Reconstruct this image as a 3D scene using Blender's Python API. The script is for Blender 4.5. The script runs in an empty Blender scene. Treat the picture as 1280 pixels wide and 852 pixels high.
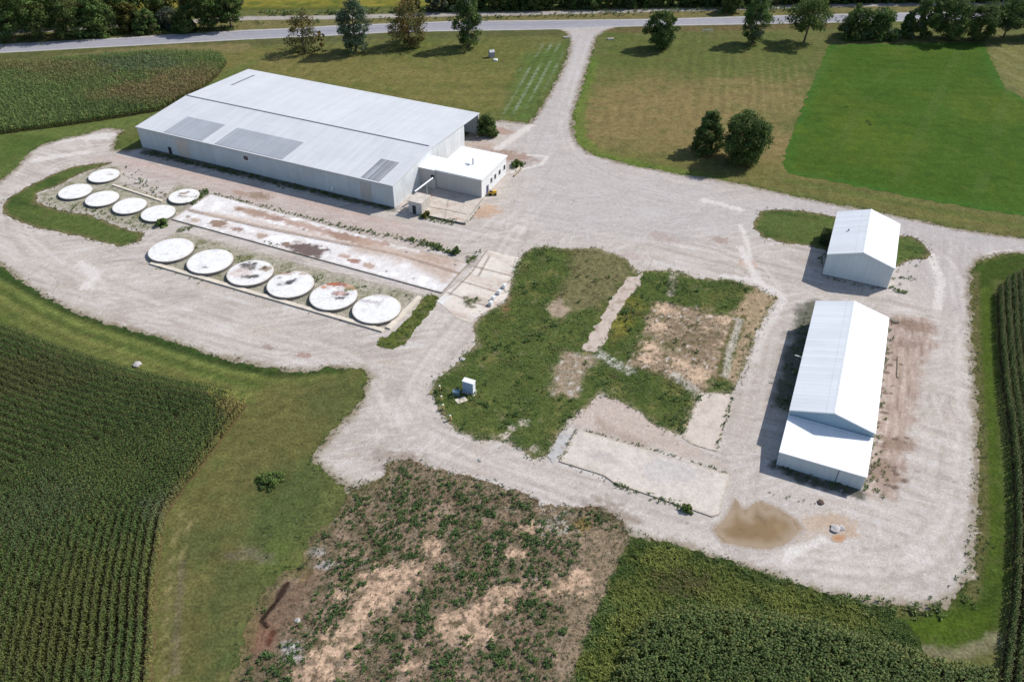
import bpy, math, random
import numpy as np
from mathutils import Matrix, Vector
R = math.radians
rng = np.random.default_rng(7)
random.seed(7)
scene = bpy.context.scene
C = scene.collection

# ------------------------------------------------------------------ camera
F_PX, PITCH, ROLL, CAM_H = 1011.79, 0.67316, -0.0089238, 90.0
def build_camera():
    cd = bpy.data.cameras.new('camera'); co = bpy.data.objects.new('camera', cd); C.objects.link(co)
    cd.sensor_width = 36.0; cd.lens = F_PX / 1280 * 36.0
    cd.clip_start = 1.0; cd.clip_end = 5000.0
    fw = Vector((0, math.cos(PITCH), -math.sin(PITCH)))
    r0 = Vector((1, 0, 0)); u0 = Vector((0, math.sin(PITCH), math.cos(PITCH)))
    c, s = math.cos(ROLL), math.sin(ROLL)
    r = c * r0 - s * u0; u = s * r0 + c * u0
    m = Matrix((r, u, -fw)).transposed().to_4x4(); m.translation = Vector((0, 0, CAM_H))
    co.matrix_world = m
    scene.camera = co
build_camera()

def at(px, py, z=0.0):
    """surveyed point: where the photo's pixel meets the plane at height z"""
    X = (px - 640) / F_PX; Y = (426 - py) / F_PX
    c, s = math.cos(ROLL), math.sin(ROLL)
    X, Y = c * X + s * Y, -s * X + c * Y
    d = np.array([X, math.cos(PITCH) + Y * math.sin(PITCH), -math.sin(PITCH) + Y * math.cos(PITCH)])
    t = (z - CAM_H) / d[2]
    return np.array([0, 0, CAM_H]) + t * d
def P2(pts, z=0.0):
    return np.array([at(x, y, z)[:2] for x, y in pts])

# ------------------------------------------------------------------ noise
def _h(ix, iy, seed):
    h = (ix.astype(np.int64) * 374761393 + iy.astype(np.int64) * 668265263 + seed * 1442695041) & 0xFFFFFFFF
    h = ((h ^ (h >> 13)) * 1274126177) & 0xFFFFFFFF
    return (h ^ (h >> 16)) & 0xFFFFFFFF
def perlin(x, y, seed=0):
    ix = np.floor(x); iy = np.floor(y); fx = x - ix; fy = y - iy
    u = fx * fx * fx * (fx * (fx * 6 - 15) + 10); v = fy * fy * fy * (fy * (fy * 6 - 15) + 10)
    def g(ox, oy):
        a = _h(ix + ox, iy + oy, seed) / 4294967296.0 * 2 * math.pi
        return np.cos(a) * (fx - ox) + np.sin(a) * (fy - oy)
    a = g(0, 0); b = g(1, 0); c = g(0, 1); d = g(1, 1)
    return (a * (1 - u) + b * u) * (1 - v) + (c * (1 - u) + d * u) * v
def fbm(x, y, scale, oct=4, seed=0):
    o = np.zeros_like(x, dtype=float); amp = 1.0; tot = 0; f = 1.0 / scale
    for k in range(oct):
        o += amp * perlin(x * f + 17.3 * k, y * f - 9.1 * k, seed + k * 13); tot += amp; amp *= .55; f *= 2.03
    return o / tot * 1.9
def sstep(a, b, x):
    t = np.clip((x - a) / (b - a), 0, 1); return t * t * (3 - 2 * t)

# ------------------------------------------------------------------ colours
def lin(c):
    c = np.array(c, float) / 255.0
    return np.where(c <= .04045, c / 12.92, ((c + .055) / 1.055) ** 2.4)
ALB = .74
def S(r, g, b, k=ALB): return lin((r, g, b)) * k
def rgba(c): return (float(c[0]), float(c[1]), float(c[2]), 1.0)

class Paint:
    def __init__(s, xy, base):
        s.x = xy[:, 0]; s.y = xy[:, 1]; s.c = np.tile(np.asarray(base, float), (len(xy), 1))
    def mix(s, col, w):
        w = np.clip(w, 0, 1)[:, None]; s.c = s.c * (1 - w) + np.asarray(col)[None] * w; return s
    def n(s, scale, seed, oct=4, ang=None, st=1.0):
        x, y = s.x, s.y
        if ang is not None:
            ca, sa = math.cos(R(ang)), math.sin(R(ang)); x, y = (x * ca + y * sa) / st, -x * sa + y * ca
        return fbm(x, y, scale, oct, seed)
    def noise(s, col, scale, lo, hi, seed, amt=1.0, **k):
        return s.mix(col, amt * sstep(lo, hi, s.n(scale, seed, **k)))
    def value(s, scale, amt, seed, **k):
        s.c = s.c * (1 + amt * s.n(scale, seed, **k))[:, None]; return s
    def blobw(s, px, r, asp=1.0, ang=0.0, rag=.6, seed=0, soft=.5):
        c = at(*px); dx = s.x - c[0]; dy = s.y - c[1]
        ca, sa = math.cos(R(ang)), math.sin(R(ang))
        u = (dx * ca + dy * sa) / asp; v = -dx * sa + dy * ca
        m = (np.abs(u) < r * 2.2) & (np.abs(v) < r * 2.2)
        w = np.zeros(len(dx))
        if m.any():
            d = np.sqrt(u[m] ** 2 + v[m] ** 2) / r + rag * fbm(s.x[m], s.y[m], max(r * .6, .7), 4, 91 + seed)
            w[m] = 1 - sstep(1 - soft, 1 + soft * .6, d)
        return w
    def blob(s, px, r, col, amt=1.0, **k): return s.mix(col, amt * s.blobw(px, r, **k))
    def line(s, pts, wid, col, amt=1.0, rag=.5, seed=0, soft=.5):
        q = P2(pts); d = np.full(len(s.x), 1e9)
        for a, b in zip(q[:-1], q[1:]): d = np.minimum(d, segd(s.x, s.y, a, b))
        m = d < wid * 3; w = np.zeros(len(d))
        dd = d[m] / wid + rag * fbm(s.x[m], s.y[m], max(wid, .6), 3, 55 + seed)
        w[m] = 1 - sstep(1 - soft, 1 + soft, dd)
        return s.mix(col, amt * w)
    def polyw(s, pts, feather=1.0, rag=1.0, seed=0, scale=3.0):
        d = sdf(s.x, s.y, P2(pts)) + rag * fbm(s.x, s.y, scale, 4, 31 + seed)
        return sstep(-feather, feather, d)
    def poly(s, pts, col, amt=1.0, **k): return s.mix(col, amt * s.polyw(pts, **k))

def segd(x, y, a, b):
    d = b - a; L = d @ d + 1e-12
    t = np.clip(((x - a[0]) * d[0] + (y - a[1]) * d[1]) / L, 0, 1)
    return np.hypot(x - a[0] - t * d[0], y - a[1] - t * d[1])
def inside(x, y, poly):
    c = np.zeros(x.shape, bool); n = len(poly)
    for i in range(n):
        a, b = poly[i], poly[(i + 1) % n]
        if a[1] == b[1]: continue
        m = (a[1] > y) != (b[1] > y)
        c ^= m & (x < (b[0] - a[0]) * (y - a[1]) / (b[1] - a[1]) + a[0])
    return c
def sdf(x, y, poly):
    d = np.full(x.shape, 1e9)
    for i in range(len(poly)): d = np.minimum(d, segd(x, y, poly[i], poly[(i + 1) % len(poly)]))
    return np.where(inside(x, y, poly), d, -d)

# ------------------------------------------------------------------ materials
def new_mat(name):
    m = bpy.data.materials.new(name); m.use_nodes = True
    nt = m.node_tree; b = nt.nodes['Principled BSDF']
    return m, nt, b
def nd(nt, t, **k):
    n = nt.nodes.new(t)
    for a, v in k.items(): setattr(n, a, v)
    return n
def vmath(nt, op, a, b):
    n = nd(nt, 'ShaderNodeMath', operation=op)
    for i, v in enumerate((a, b)):
        if isinstance(v, (int, float)): n.inputs[i].default_value = v
        else: nt.links.new(v, n.inputs[i])
    return n.outputs[0]
def noise_node(nt, vec, scale, detail=4, rough=.6):
    n = nd(nt, 'ShaderNodeTexNoise'); n.inputs['Scale'].default_value = scale
    n.inputs['Detail'].default_value = detail; n.inputs['Roughness'].default_value = rough
    nt.links.new(vec, n.inputs['Vector']); return n.outputs['Fac']
def mix_col(nt, fac, a, b, mode='MIX'):
    n = nd(nt, 'ShaderNodeMix', data_type='RGBA', blend_type=mode)
    for i, v in ((0, fac), (6, a), (7, b)):
        if isinstance(v, (int, float)): n.inputs[i].default_value = v
        elif isinstance(v, tuple): n.inputs[i].default_value = v
        else: nt.links.new(v, n.inputs[i])
    return n.outputs[2]
def ramp(nt, fac, lo, hi, a=0.0, b=1.0):
    n = nd(nt, 'ShaderNodeMapRange'); nt.links.new(fac, n.inputs[0])
    for i, v in ((1, lo), (2, hi), (3, a), (4, b)): n.inputs[i].default_value = v
    return n.outputs[0]

def ground_mat(name, s1=.9, c1=.35, s2=4.0, c2=.3, bump=.05, rough=.95, spec=.04):
    """surface colour comes from the 'col' attribute, fine grain from noise"""
    m, nt, b = new_mat(name)
    at_ = nd(nt, 'ShaderNodeAttribute', attribute_name='col')
    geo = nd(nt, 'ShaderNodeNewGeometry')
    n1 = noise_node(nt, geo.outputs['Position'], s1); n2 = noise_node(nt, geo.outputs['Position'], s2, 3)
    f = vmath(nt, 'MULTIPLY', ramp(nt, n1, .25, .75, 1 - c1, 1 + c1), ramp(nt, n2, .25, .75, 1 - c2, 1 + c2))
    col = mix_col(nt, 1.0, at_.outputs['Color'], f, 'MULTIPLY')
    nt.links.new(col, b.inputs['Base Color'])
    b.inputs['Roughness'].default_value = rough; b.inputs['Specular IOR Level'].default_value = spec
    if bump:
        bp = nd(nt, 'ShaderNodeBump'); bp.inputs['Strength'].default_value = .6; bp.inputs['Distance'].default_value = bump
        nt.links.new(vmath(nt, 'ADD', n1, n2), bp.inputs['Height']); nt.links.new(bp.outputs[0], b.inputs['Normal'])
    return m
M = {}
M['gravel'] = ground_mat('gravel', 1.1, .07, 3.4, .22, .03)
M['soil'] = ground_mat('soil', 1.0, .3, 3.5, .4, .12)
M['turf'] = ground_mat('turf', .8, .24, 2.6, .46, .10)
M['crop_turf'] = ground_mat('crop_turf', .5, .14, 1.8, .22, .12)
M['asphalt'] = ground_mat('asphalt', .5, .08, 3.0, .10, .01)
M['concrete'] = ground_mat('concrete', .8, .10, 3.2, .13, .015, .85)
M['muddy_water'] = ground_mat('muddy_water', .2, .08, 1.0, .03, 0, .12, .5)

def leaf_mat(name, rough=.7, trans=.32, spec=.12):
    m, nt, b = new_mat(name)
    a = nd(nt, 'ShaderNodeAttribute', attribute_name='col')
    nt.links.new(a.outputs['Color'], b.inputs['Base Color'])
    b.inputs['Roughness'].default_value = rough; b.inputs['Specular IOR Level'].default_value = spec
    t = nd(nt, 'ShaderNodeBsdfTranslucent'); nt.links.new(a.outputs['Color'], t.inputs['Color'])
    mx = nd(nt, 'ShaderNodeMixShader'); mx.inputs[0].default_value = trans
    nt.links.new(b.outputs[0], mx.inputs[1]); nt.links.new(t.outputs[0], mx.inputs[2])
    nt.links.new(mx.outputs[0], nt.nodes['Material Output'].inputs['Surface'])
    return m
M['leaf'] = leaf_mat('leaf')
M['corn_leaf'] = leaf_mat('corn_leaf', .6, .32, .15)

def metal_mat(name, col, dirt, amt=.25, seam=.9, axis='s', rough=.45, spec=.4, blot=.12, ribs=.05, lap=6.1):
    """painted sheet metal: panel tone differences, ribs, run-off streaks; uses local s/t axes (UV)"""
    m, nt, b = new_mat(name)
    uv = nd(nt, 'ShaderNodeUVMap'); sep = nd(nt, 'ShaderNodeSeparateXYZ'); nt.links.new(uv.outputs[0], sep.inputs[0])
    s, t = sep.outputs[0], sep.outputs[1]
    cell = vmath(nt, 'FLOOR', vmath(nt, 'DIVIDE', s, seam), 0.0)
    wn = nd(nt, 'ShaderNodeTexWhiteNoise', noise_dimensions='1D'); nt.links.new(cell, wn.inputs['W'])
    fr = vmath(nt, 'FRACT', vmath(nt, 'DIVIDE', s, seam), 0.0)
    rib = ramp(nt, vmath(nt, 'ABSOLUTE', vmath(nt, 'SUBTRACT', fr, .5), 0.0), .44, .5, 0, 1)
    cmb = nd(nt, 'ShaderNodeCombineXYZ'); nt.links.new(vmath(nt, 'MULTIPLY', s, 1.3), cmb.inputs[0]); nt.links.new(vmath(nt, 'MULTIPLY', t, .16), cmb.inputs[1])
    st = noise_node(nt, cmb.outputs[0], 1.0, 5, .65)
    big = noise_node(nt, uv.outputs[0], .13, 5, .6)
    f = vmath(nt, 'MULTIPLY', ramp(nt, wn.outputs['Value'], 0, 1, 1 - ribs, 1 + ribs * .4), ramp(nt, rib, 0, 1, 1, 1 - ribs * 2.2))
    f = vmath(nt, 'MULTIPLY', f, ramp(nt, big, .3, .7, 1 - blot, 1 + blot * .5))
    lf = vmath(nt, 'FRACT', vmath(nt, 'DIVIDE', t, lap), 0.0); f = vmath(nt, 'MULTIPLY', f, ramp(nt, vmath(nt, 'ABSOLUTE', vmath(nt, 'SUBTRACT', lf, .5), 0.0), .486, .494, 1.0, .86))
    lw = nd(nt, 'ShaderNodeTexWhiteNoise', noise_dimensions='2D'); lc = nd(nt, 'ShaderNodeCombineXYZ'); nt.links.new(vmath(nt, 'FLOOR', vmath(nt, 'DIVIDE', s, seam * 6), 0.0), lc.inputs[0]); nt.links.new(vmath(nt, 'FLOOR', vmath(nt, 'DIVIDE', t, lap), 0.0), lc.inputs[1]); nt.links.new(lc.outputs[0], lw.inputs['Vector'])
    f = vmath(nt, 'MULTIPLY', f, ramp(nt, lw.outputs['Value'], 0, 1, 1 - ribs * .9, 1.0))
    c = mix_col(nt, vmath(nt, 'MULTIPLY', ramp(nt, st, .5, .78), amt), rgba(col), rgba(dirt))
    c = mix_col(nt, 1.0, c, f, 'MULTIPLY')
    nt.links.new(c, b.inputs['Base Color'])
    b.inputs['Roughness'].default_value = rough; b.inputs['Specular IOR Level'].default_value = spec
    bp = nd(nt, 'ShaderNodeBump'); bp.inputs['Strength'].default_value = .5; bp.inputs['Distance'].default_value = .03
    nt.links.new(rib, bp.inputs['Height']); nt.links.new(bp.outputs[0], b.inputs['Normal'])
    return m
def plain(name, col, rough=.6, spec=.3, var=.12, scale=2.0, metallic=0.0):
    m, nt, b = new_mat(name)
    tc = nd(nt, 'ShaderNodeTexCoord'); n = noise_node(nt, tc.outputs['Object'], scale, 5, .65)
    c = mix_col(nt, 1.0, rgba(col), ramp(nt, n, .25, .75, 1 - var, 1 + var), 'MULTIPLY')
    nt.links.new(c, b.inputs['Base Color']); b.inputs['Roughness'].default_value = rough
    b.inputs['Specular IOR Level'].default_value = spec; b.inputs['Metallic'].default_value = metallic
    return m
M['shed_roof'] = metal_mat('shed_roof', (.60, .61, .615), (.42, .43, .45), .35, 1.0, ribs=.042, blot=.06)
M['skylight'] = metal_mat('skylight', (.38, .395, .42), (.30, .31, .34), .4, .5, ribs=.09, blot=.1)
M['skylight_white'] = metal_mat('skylight_white', (.36, .37, .39), (.5, .5, .5), .5, .55, ribs=.3, blot=.1)
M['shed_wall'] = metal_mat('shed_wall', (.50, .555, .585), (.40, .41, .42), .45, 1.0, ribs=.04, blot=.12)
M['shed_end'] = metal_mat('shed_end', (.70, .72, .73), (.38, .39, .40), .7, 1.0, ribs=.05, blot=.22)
M['white_roof'] = metal_mat('white_roof', (.80, .80, .79), (.70, .68, .64), .25, 4.0, ribs=.01, blot=.04, rough=.7)
M['white_wall'] = metal_mat('white_wall', (.74, .74, .73), (.5, .48, .45), .3, 1.2, ribs=.02, blot=.08, rough=.7)
M['shade_grey_wall'] = metal_mat('shade_grey_wall', (.50, .48, .46), (.4, .38, .36), .3, 1.2, ribs=.02, blot=.06, rough=.8)  # greyer copy of the white wall; shade of front and link put into colour
M['lean_roof'] = metal_mat('lean_roof', (.84, .84, .84), (.72, .72, .72), .4, .92, ribs=.02, blot=.04, lap=9)
M['barn_roof'] = metal_mat('barn_roof', (.74, .755, .77), (.62, .62, .62), .45, .92, ribs=.06, blot=.06, lap=5.3)
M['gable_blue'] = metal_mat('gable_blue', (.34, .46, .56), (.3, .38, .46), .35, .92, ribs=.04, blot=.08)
M['barn_wall'] = metal_mat('barn_wall', (.60, .655, .68), (.45, .45, .46), .35, .92, ribs=.035, blot=.08)
M['trim'] = plain('white_trim', (.78, .79, .80), .5, .4, .05)
M['ridge'] = plain('dark_ridge', (.22, .22, .26), .5, .4, .1)
M['beige'] = plain('beige_panel', (.52, .47, .43), .6, .3, .08, .7)
M['dark'] = plain('dark_opening', (.03, .03, .035), .6, .3, .2)
M['glass'] = plain('dark_glass', (.035, .04, .055), .12, .5, .15)
M['blue'] = plain('blue_paint', (.06, .07, .22), .5, .4, .15)
M['yellow'] = plain('yellow_paint', (.70, .42, .04), .45, .4, .12)
M['bollard'] = plain('faded_yellow', (.62, .46, .18), .6, .3, .25, 3)
M['rubber'] = plain('black_rubber', (.02, .02, .02), .8, .2, .2)
M['steel'] = plain('galvanised_steel', (.42, .43, .44), .4, .5, .2, 3, .3)
M['pole'] = plain('weathered_white', (.72, .72, .70), .5, .3, .1)
M['conc_plain'] = plain('weathered_concrete', (.46, .42, .37), .9, .2, .22, .9)
M['kerb'] = plain('kerb_concrete', (.60, .53, .43), .9, .2, .2, .8)
M['conc_dark'] = plain('dark_concrete', (.17, .16, .15), .9, .2, .3, 1.2)  # one even dark tone for tank walls and footings
M['wood'] = plain('weathered_wood', (.30, .24, .18), .9, .2, .3, 2)
M['orange'] = plain('orange_board', (.52, .28, .13), .7, .3, .2, 1.5)
M['stone'] = plain('chalky_stone', (.36, .34, .31), .95, .2, .25, 2)
M['rock'] = plain('pale_rock', (.42, .39, .37), .95, .2, .3, 1.5)
M['grey_box'] = plain('grey_enamel', (.30, .29, .33), .5, .4, .12)
M['box_white'] = plain('white_enamel', (.80, .81, .83), .45, .4, .06)
M['box_shade_blue'] = plain('shade_blue_enamel', (.30, .40, .55), .45, .4, .08)  # white enamel tinted blue: shade on the cabinet's front put into colour
M['teal'] = plain('blue_enamel', (.12, .19, .23), .5, .4, .2)
M['bark'] = plain('bark', (.10, .08, .06), .9, .2, .3, 3)
M['inside'] = plain('shed_interior', (.30, .29, .28), .8, .2, .2, .7)
M['rust'] = plain('rusty_steel', (.09, .06, .05), .8, .2, .4, 2)

# ------------------------------------------------------------------ objects
def link(name, me, mat, parent=None):
    o = bpy.data.objects.new(name, me); C.objects.link(o)
    if mat is not None and not me.materials: me.materials.append(mat)
    if parent is not None: o.parent = parent
    return o
def tag(o, label=None, cat=None, group=None, kind=None):
    if label: o['label'] = label
    if cat: o['category'] = cat
    if group: o['group'] = group
    if kind: o['kind'] = kind
    return o
def empty(name, loc, rz, label, cat, group=None):
    o = bpy.data.objects.new(name, None); C.objects.link(o)
    o.location = loc; o.rotation_euler = (0, 0, rz); o.empty_display_size = .5
    return tag(o, label, cat, group)
def np_mesh(name, V, quads=None, tris=None, col=None, smooth=False):
    me = bpy.data.meshes.new(name)
    V = np.asarray(V, np.float32); nq = 0 if quads is None else len(quads); ntr = 0 if tris is None else len(tris)
    me.vertices.add(len(V)); me.vertices.foreach_set('co', V.ravel())
    loops = []
    if nq: loops.append(np.asarray(quads, np.int32).ravel())
    if ntr: loops.append(np.asarray(tris, np.int32).ravel())
    loops = np.concatenate(loops); me.loops.add(len(loops)); me.loops.foreach_set('vertex_index', loops)
    me.polygons.add(nq + ntr)
    st = np.concatenate([np.arange(nq) * 4, nq * 4 + np.arange(ntr) * 3]).astype(np.int32)
    me.polygons.foreach_set('loop_start', st)
    me.update(calc_edges=True)
    if col is not None:
        ca = me.color_attributes.new('col', 'FLOAT_COLOR', 'POINT')
        c4 = np.ones((len(V), 4), np.float32); c4[:, :3] = np.clip(col, 0.001, .95); ca.data.foreach_set('color', c4.ravel())
    me.validate()
    return me

class G:
    """polygon collector in a thing's own axes; uv = running metres along the face"""
    def __init__(s): s.v = []; s.f = []; s.uv = []
    def face(s, pts, uvs=None):
        b = len(s.v); s.v += [tuple(p) for p in pts]; s.f.append(tuple(range(b, b + len(pts))))
        if uvs is None:
            p = [Vector(q) for q in pts]; n = Vector((0, 0, 0))
            for i in range(1, len(p) - 1): n += (p[i] - p[0]).cross(p[i + 1] - p[0])
            n.normalize()
            if abs(n.z) > .99: a, c = Vector((1, 0, 0)), Vector((0, 1, 0))
            else: a = Vector((0, 0, 1)).cross(n).normalized(); c = n.cross(a)
            uvs = [(q.dot(a), q.dot(c)) for q in p]
        s.uv += uvs
    def box(s, x0, x1, y0, y1, z0, z1):
        x0, x1 = sorted((x0, x1)); y0, y1 = sorted((y0, y1)); z0, z1 = sorted((z0, z1))
        A = [(x0, y0, z0), (x1, y0, z0), (x1, y1, z0), (x0, y1, z0)]; B = [(x, y, z1) for x, y, _ in A]
        s.face(A[::-1]); s.face(B)
        for i in range(4): j = (i + 1) % 4; s.face([A[i], A[j], B[j], B[i]])
        return s
    def prism(s, prof, a0, a1, axis='x'):
        """profile of (h, z) extruded along x (h is y) or along y (h is x)"""
        f = (lambda a, h, z: (a, h, z)) if axis == 'x' else (lambda a, h, z: (h, a, z))
        A = [f(a0, h, z) for h, z in prof]; B = [f(a1, h, z) for h, z in prof]
        s.face(A[::-1]); s.face(B)
        for i in range(len(prof)): j = (i + 1) % len(prof); s.face([A[i], A[j], B[j], B[i]])
        return s
    def cyl(s, x, y, z0, z1, r0, r1=None, n=24, cap=True):
        r1 = r0 if r1 is None else r1
        A = [(x + r0 * math.cos(2 * math.pi * i / n), y + r0 * math.sin(2 * math.pi * i / n), z0) for i in range(n)]
        B = [(x + r1 * math.cos(2 * math.pi * i / n), y + r1 * math.sin(2 * math.pi * i / n), z1) for i in range(n)]
        for i in range(n): j = (i + 1) % n; s.face([A[i], A[j], B[j], B[i]])
        if cap: s.face(B); s.face(A[::-1])
        return s
    def tube(s, a, b, r0, r1=None, n=8):
        r1 = r0 if r1 is None else r1
        a = Vector(a); b = Vector(b); d = (b - a).normalized(); p = d.orthogonal().normalized(); q = d.cross(p)
        A = [a + r0 * (p * math.cos(2 * math.pi * i / n) + q * math.sin(2 * math.pi * i / n)) for i in range(n)]
        B = [b + r1 * (p * math.cos(2 * math.pi * i / n) + q * math.sin(2 * math.pi * i / n)) for i in range(n)]
        for i in range(n): j = (i + 1) % n; s.face([A[i], A[j], B[j], B[i]])
        s.face(B); s.face(A[::-1]); return s
    def build(s, name, mat, parent=None):
        me = bpy.data.meshes.new(name); me.from_pydata(s.v, [], s.f)
        ul = me.uv_layers.new(name='UVMap')
        ul.data.foreach_set('uv', np.array(s.uv, np.float32).ravel())
        import bmesh
        bm = bmesh.new(); bm.from_mesh(me); bmesh.ops.recalc_face_normals(bm, faces=bm.faces); bm.to_mesh(me); bm.free()
        me.update(); return link(name, me, mat, parent)

# ------------------------------------------------------------------ sheets
def sheet(name, poly, z, colf, mat, res=.3, jag=.8, jsc=2.5, kind='structure', smooth=0, seed=0, raw=False):
    poly = poly if raw else P2(poly)
    for _ in range(smooth):
        q = []
        for i in range(len(poly)):
            a, b = poly[i], poly[(i + 1) % len(poly)]; q += [a * .75 + b * .25, a * .25 + b * .75]
        poly = np.array(q)
    lo = poly.min(0) - jag - res; hi = poly.max(0) + jag + res
    nx = int((hi[0] - lo[0]) / res) + 2; ny = int((hi[1] - lo[1]) / res) + 2
    X, Y = np.meshgrid(lo[0] + np.arange(nx) * res, lo[1] + np.arange(ny) * res)
    D = sdf(X, Y, poly)
    if jag: D = D + (jag * fbm(X, Y, jsc, 5, 77 + seed) + min(jag, .6) * .6 * fbm(X, Y, 1.3, 4, 78 + seed)) * sstep(-4, -.2, -np.abs(D))
    idx = np.arange(nx * ny).reshape(ny, nx)
    a, b, c, d = idx[:-1, :-1].ravel(), idx[:-1, 1:].ravel(), idx[1:, 1:].ravel(), idx[1:, :-1].ravel()
    Df = D.ravel(); cnt = (Df[a] > 0).astype(int) + (Df[b] > 0) + (Df[c] > 0) + (Df[d] > 0)
    full = cnt == 4; part = (cnt > 0) & (cnt < 4)
    V = np.stack([X.ravel(), Y.ravel()], 1)
    quads = np.stack([a, b, c, d], 1)[full]
    extra = []; edge = {}; tris = []; nv = len(V)
    for q in np.stack([a, b, c, d], 1)[part]:
        out = []
        for i in range(4):
            p0, p1 = int(q[i]), int(q[(i + 1) % 4]); d0, d1 = Df[p0], Df[p1]
            if d0 > 0: out.append(p0)
            if (d0 > 0) != (d1 > 0):
                k = (min(p0, p1), max(p0, p1))
                if k not in edge:
                    t = d0 / (d0 - d1); edge[k] = nv + len(extra); extra.append(V[p0] * (1 - t) + V[p1] * t)
                out.append(edge[k])
        for i in range(1, len(out) - 1): tris.append((out[0], out[i], out[i + 1]))
    if extra: V = np.concatenate([V, np.array(extra)])
    tris = np.array(tris, np.int32).reshape(-1, 3)
    used = np.unique(np.concatenate([quads.ravel(), tris.ravel()])); mp = np.full(len(V), -1); mp[used] = np.arange(len(used))
    V = V[used]; quads = mp[quads]; tris = mp[tris]
    e = sdf(V[:, 0], V[:, 1], poly)
    col = colf(V, e)
    o = link(name, np_mesh(name, np.column_stack([V, np.full(len(V), z)]), quads, tris, col), mat)
    o['kind'] = kind
    return o

# ------------------------------------------------------------------ light
SUN_EL, SUN_AZ = 43.5, 28.0           # azimuth counter-clockwise from +X
def build_light():
    w = bpy.data.worlds.new('World'); scene.world = w; w.use_nodes = True
    nt = w.node_tree; bg = nt.nodes['Background']
    sky = nt.nodes.new('ShaderNodeTexSky'); sky.sky_type = 'NISHITA'; sky.sun_disc = False
    sky.sun_elevation = R(SUN_EL); sky.sun_rotation = R(90 - SUN_AZ); sky.altitude = 200
    nt.links.new(sky.outputs[0], bg.inputs['Color']); bg.inputs['Strength'].default_value = .118
    ld = bpy.data.lights.new('sun', 'SUN'); ld.energy = 4.0; ld.angle = R(.55); ld.color = (1, .965, .915)
    lo = bpy.data.objects.new('sun', ld); C.objects.link(lo); lo.location = (100, 100, 200)
    d = Vector((math.cos(R(SUN_EL)) * math.cos(R(SUN_AZ)), math.cos(R(SUN_EL)) * math.sin(R(SUN_AZ)), math.sin(R(SUN_EL))))
    lo.rotation_euler = d.to_track_quat('Z', 'Y').to_euler()
    vs = scene.view_settings; vs.view_transform = 'Standard'; vs.look = 'None'; vs.exposure = 0.30; vs.gamma = 1.0
build_light()

# ================================================================== GROUND
LOT = [(696, 37), (707, 40.6), (712.5, 52), (710, 67), (701, 89), (687, 115.6), (671, 142), (661, 154), (643, 152.5), (628, 150), (614, 152), (590, 160),
       (560, 190), (470, 200), (300, 175), (200, 170), (179, 184), (160, 188), (143, 187), (147, 172), (153, 163), (140, 160), (125, 161), (103, 169), (80, 173), (53, 181), (37, 189), (23, 206), (0, 226), (-60, 262),
       (-60, 300), (0, 331), (21, 348), (60, 375), (90, 389), (124, 402.5), (195, 421), (263, 444), (330.5, 459.6), (383, 466.4), (413, 459.6), (450.7, 460.8), (462, 472), (450.7, 500), (424, 530),
       (398, 560), (388.7, 575), (405.6, 590), (424.4, 601.6), (432, 614.7), (463.6, 605), (480, 610), (600, 620), (700, 655), (776, 660), (785, 668), (804.6, 677), (827.6, 677), (857, 687), (896.6, 699), (939, 713.6), (982, 726.8), (1038, 744.8), (1080, 756), (1108, 757), (1150, 762), (1180, 757), (1198, 746),
       (1216.5, 719), (1221, 683), (1223.6, 640), (1223.6, 527), (1217, 442.6), (1213.5, 365), (1215, 339), (1223.6, 324.6), (1253, 318), (1280, 317), (1340, 322), (1340, 308), (1280, 298), (1200, 286.3), (1123, 270), (1039, 254), (993, 245), (921, 228), (843, 216), (796, 208), (743, 194),
       (731, 187.5), (721, 176.6), (716.6, 162.5), (716.6, 144), (724, 119), (734, 87.5), (741.6, 62.5), (746, 47), (755.6, 39), (771, 34), (740, 30), (715, 31)]
g_olive = S(106, 109, 60); g_green = S(82, 102, 44); g_tan = S(135, 122, 76); g_deep = S(62, 84, 36); g_bright = S(98, 122, 48)

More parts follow.
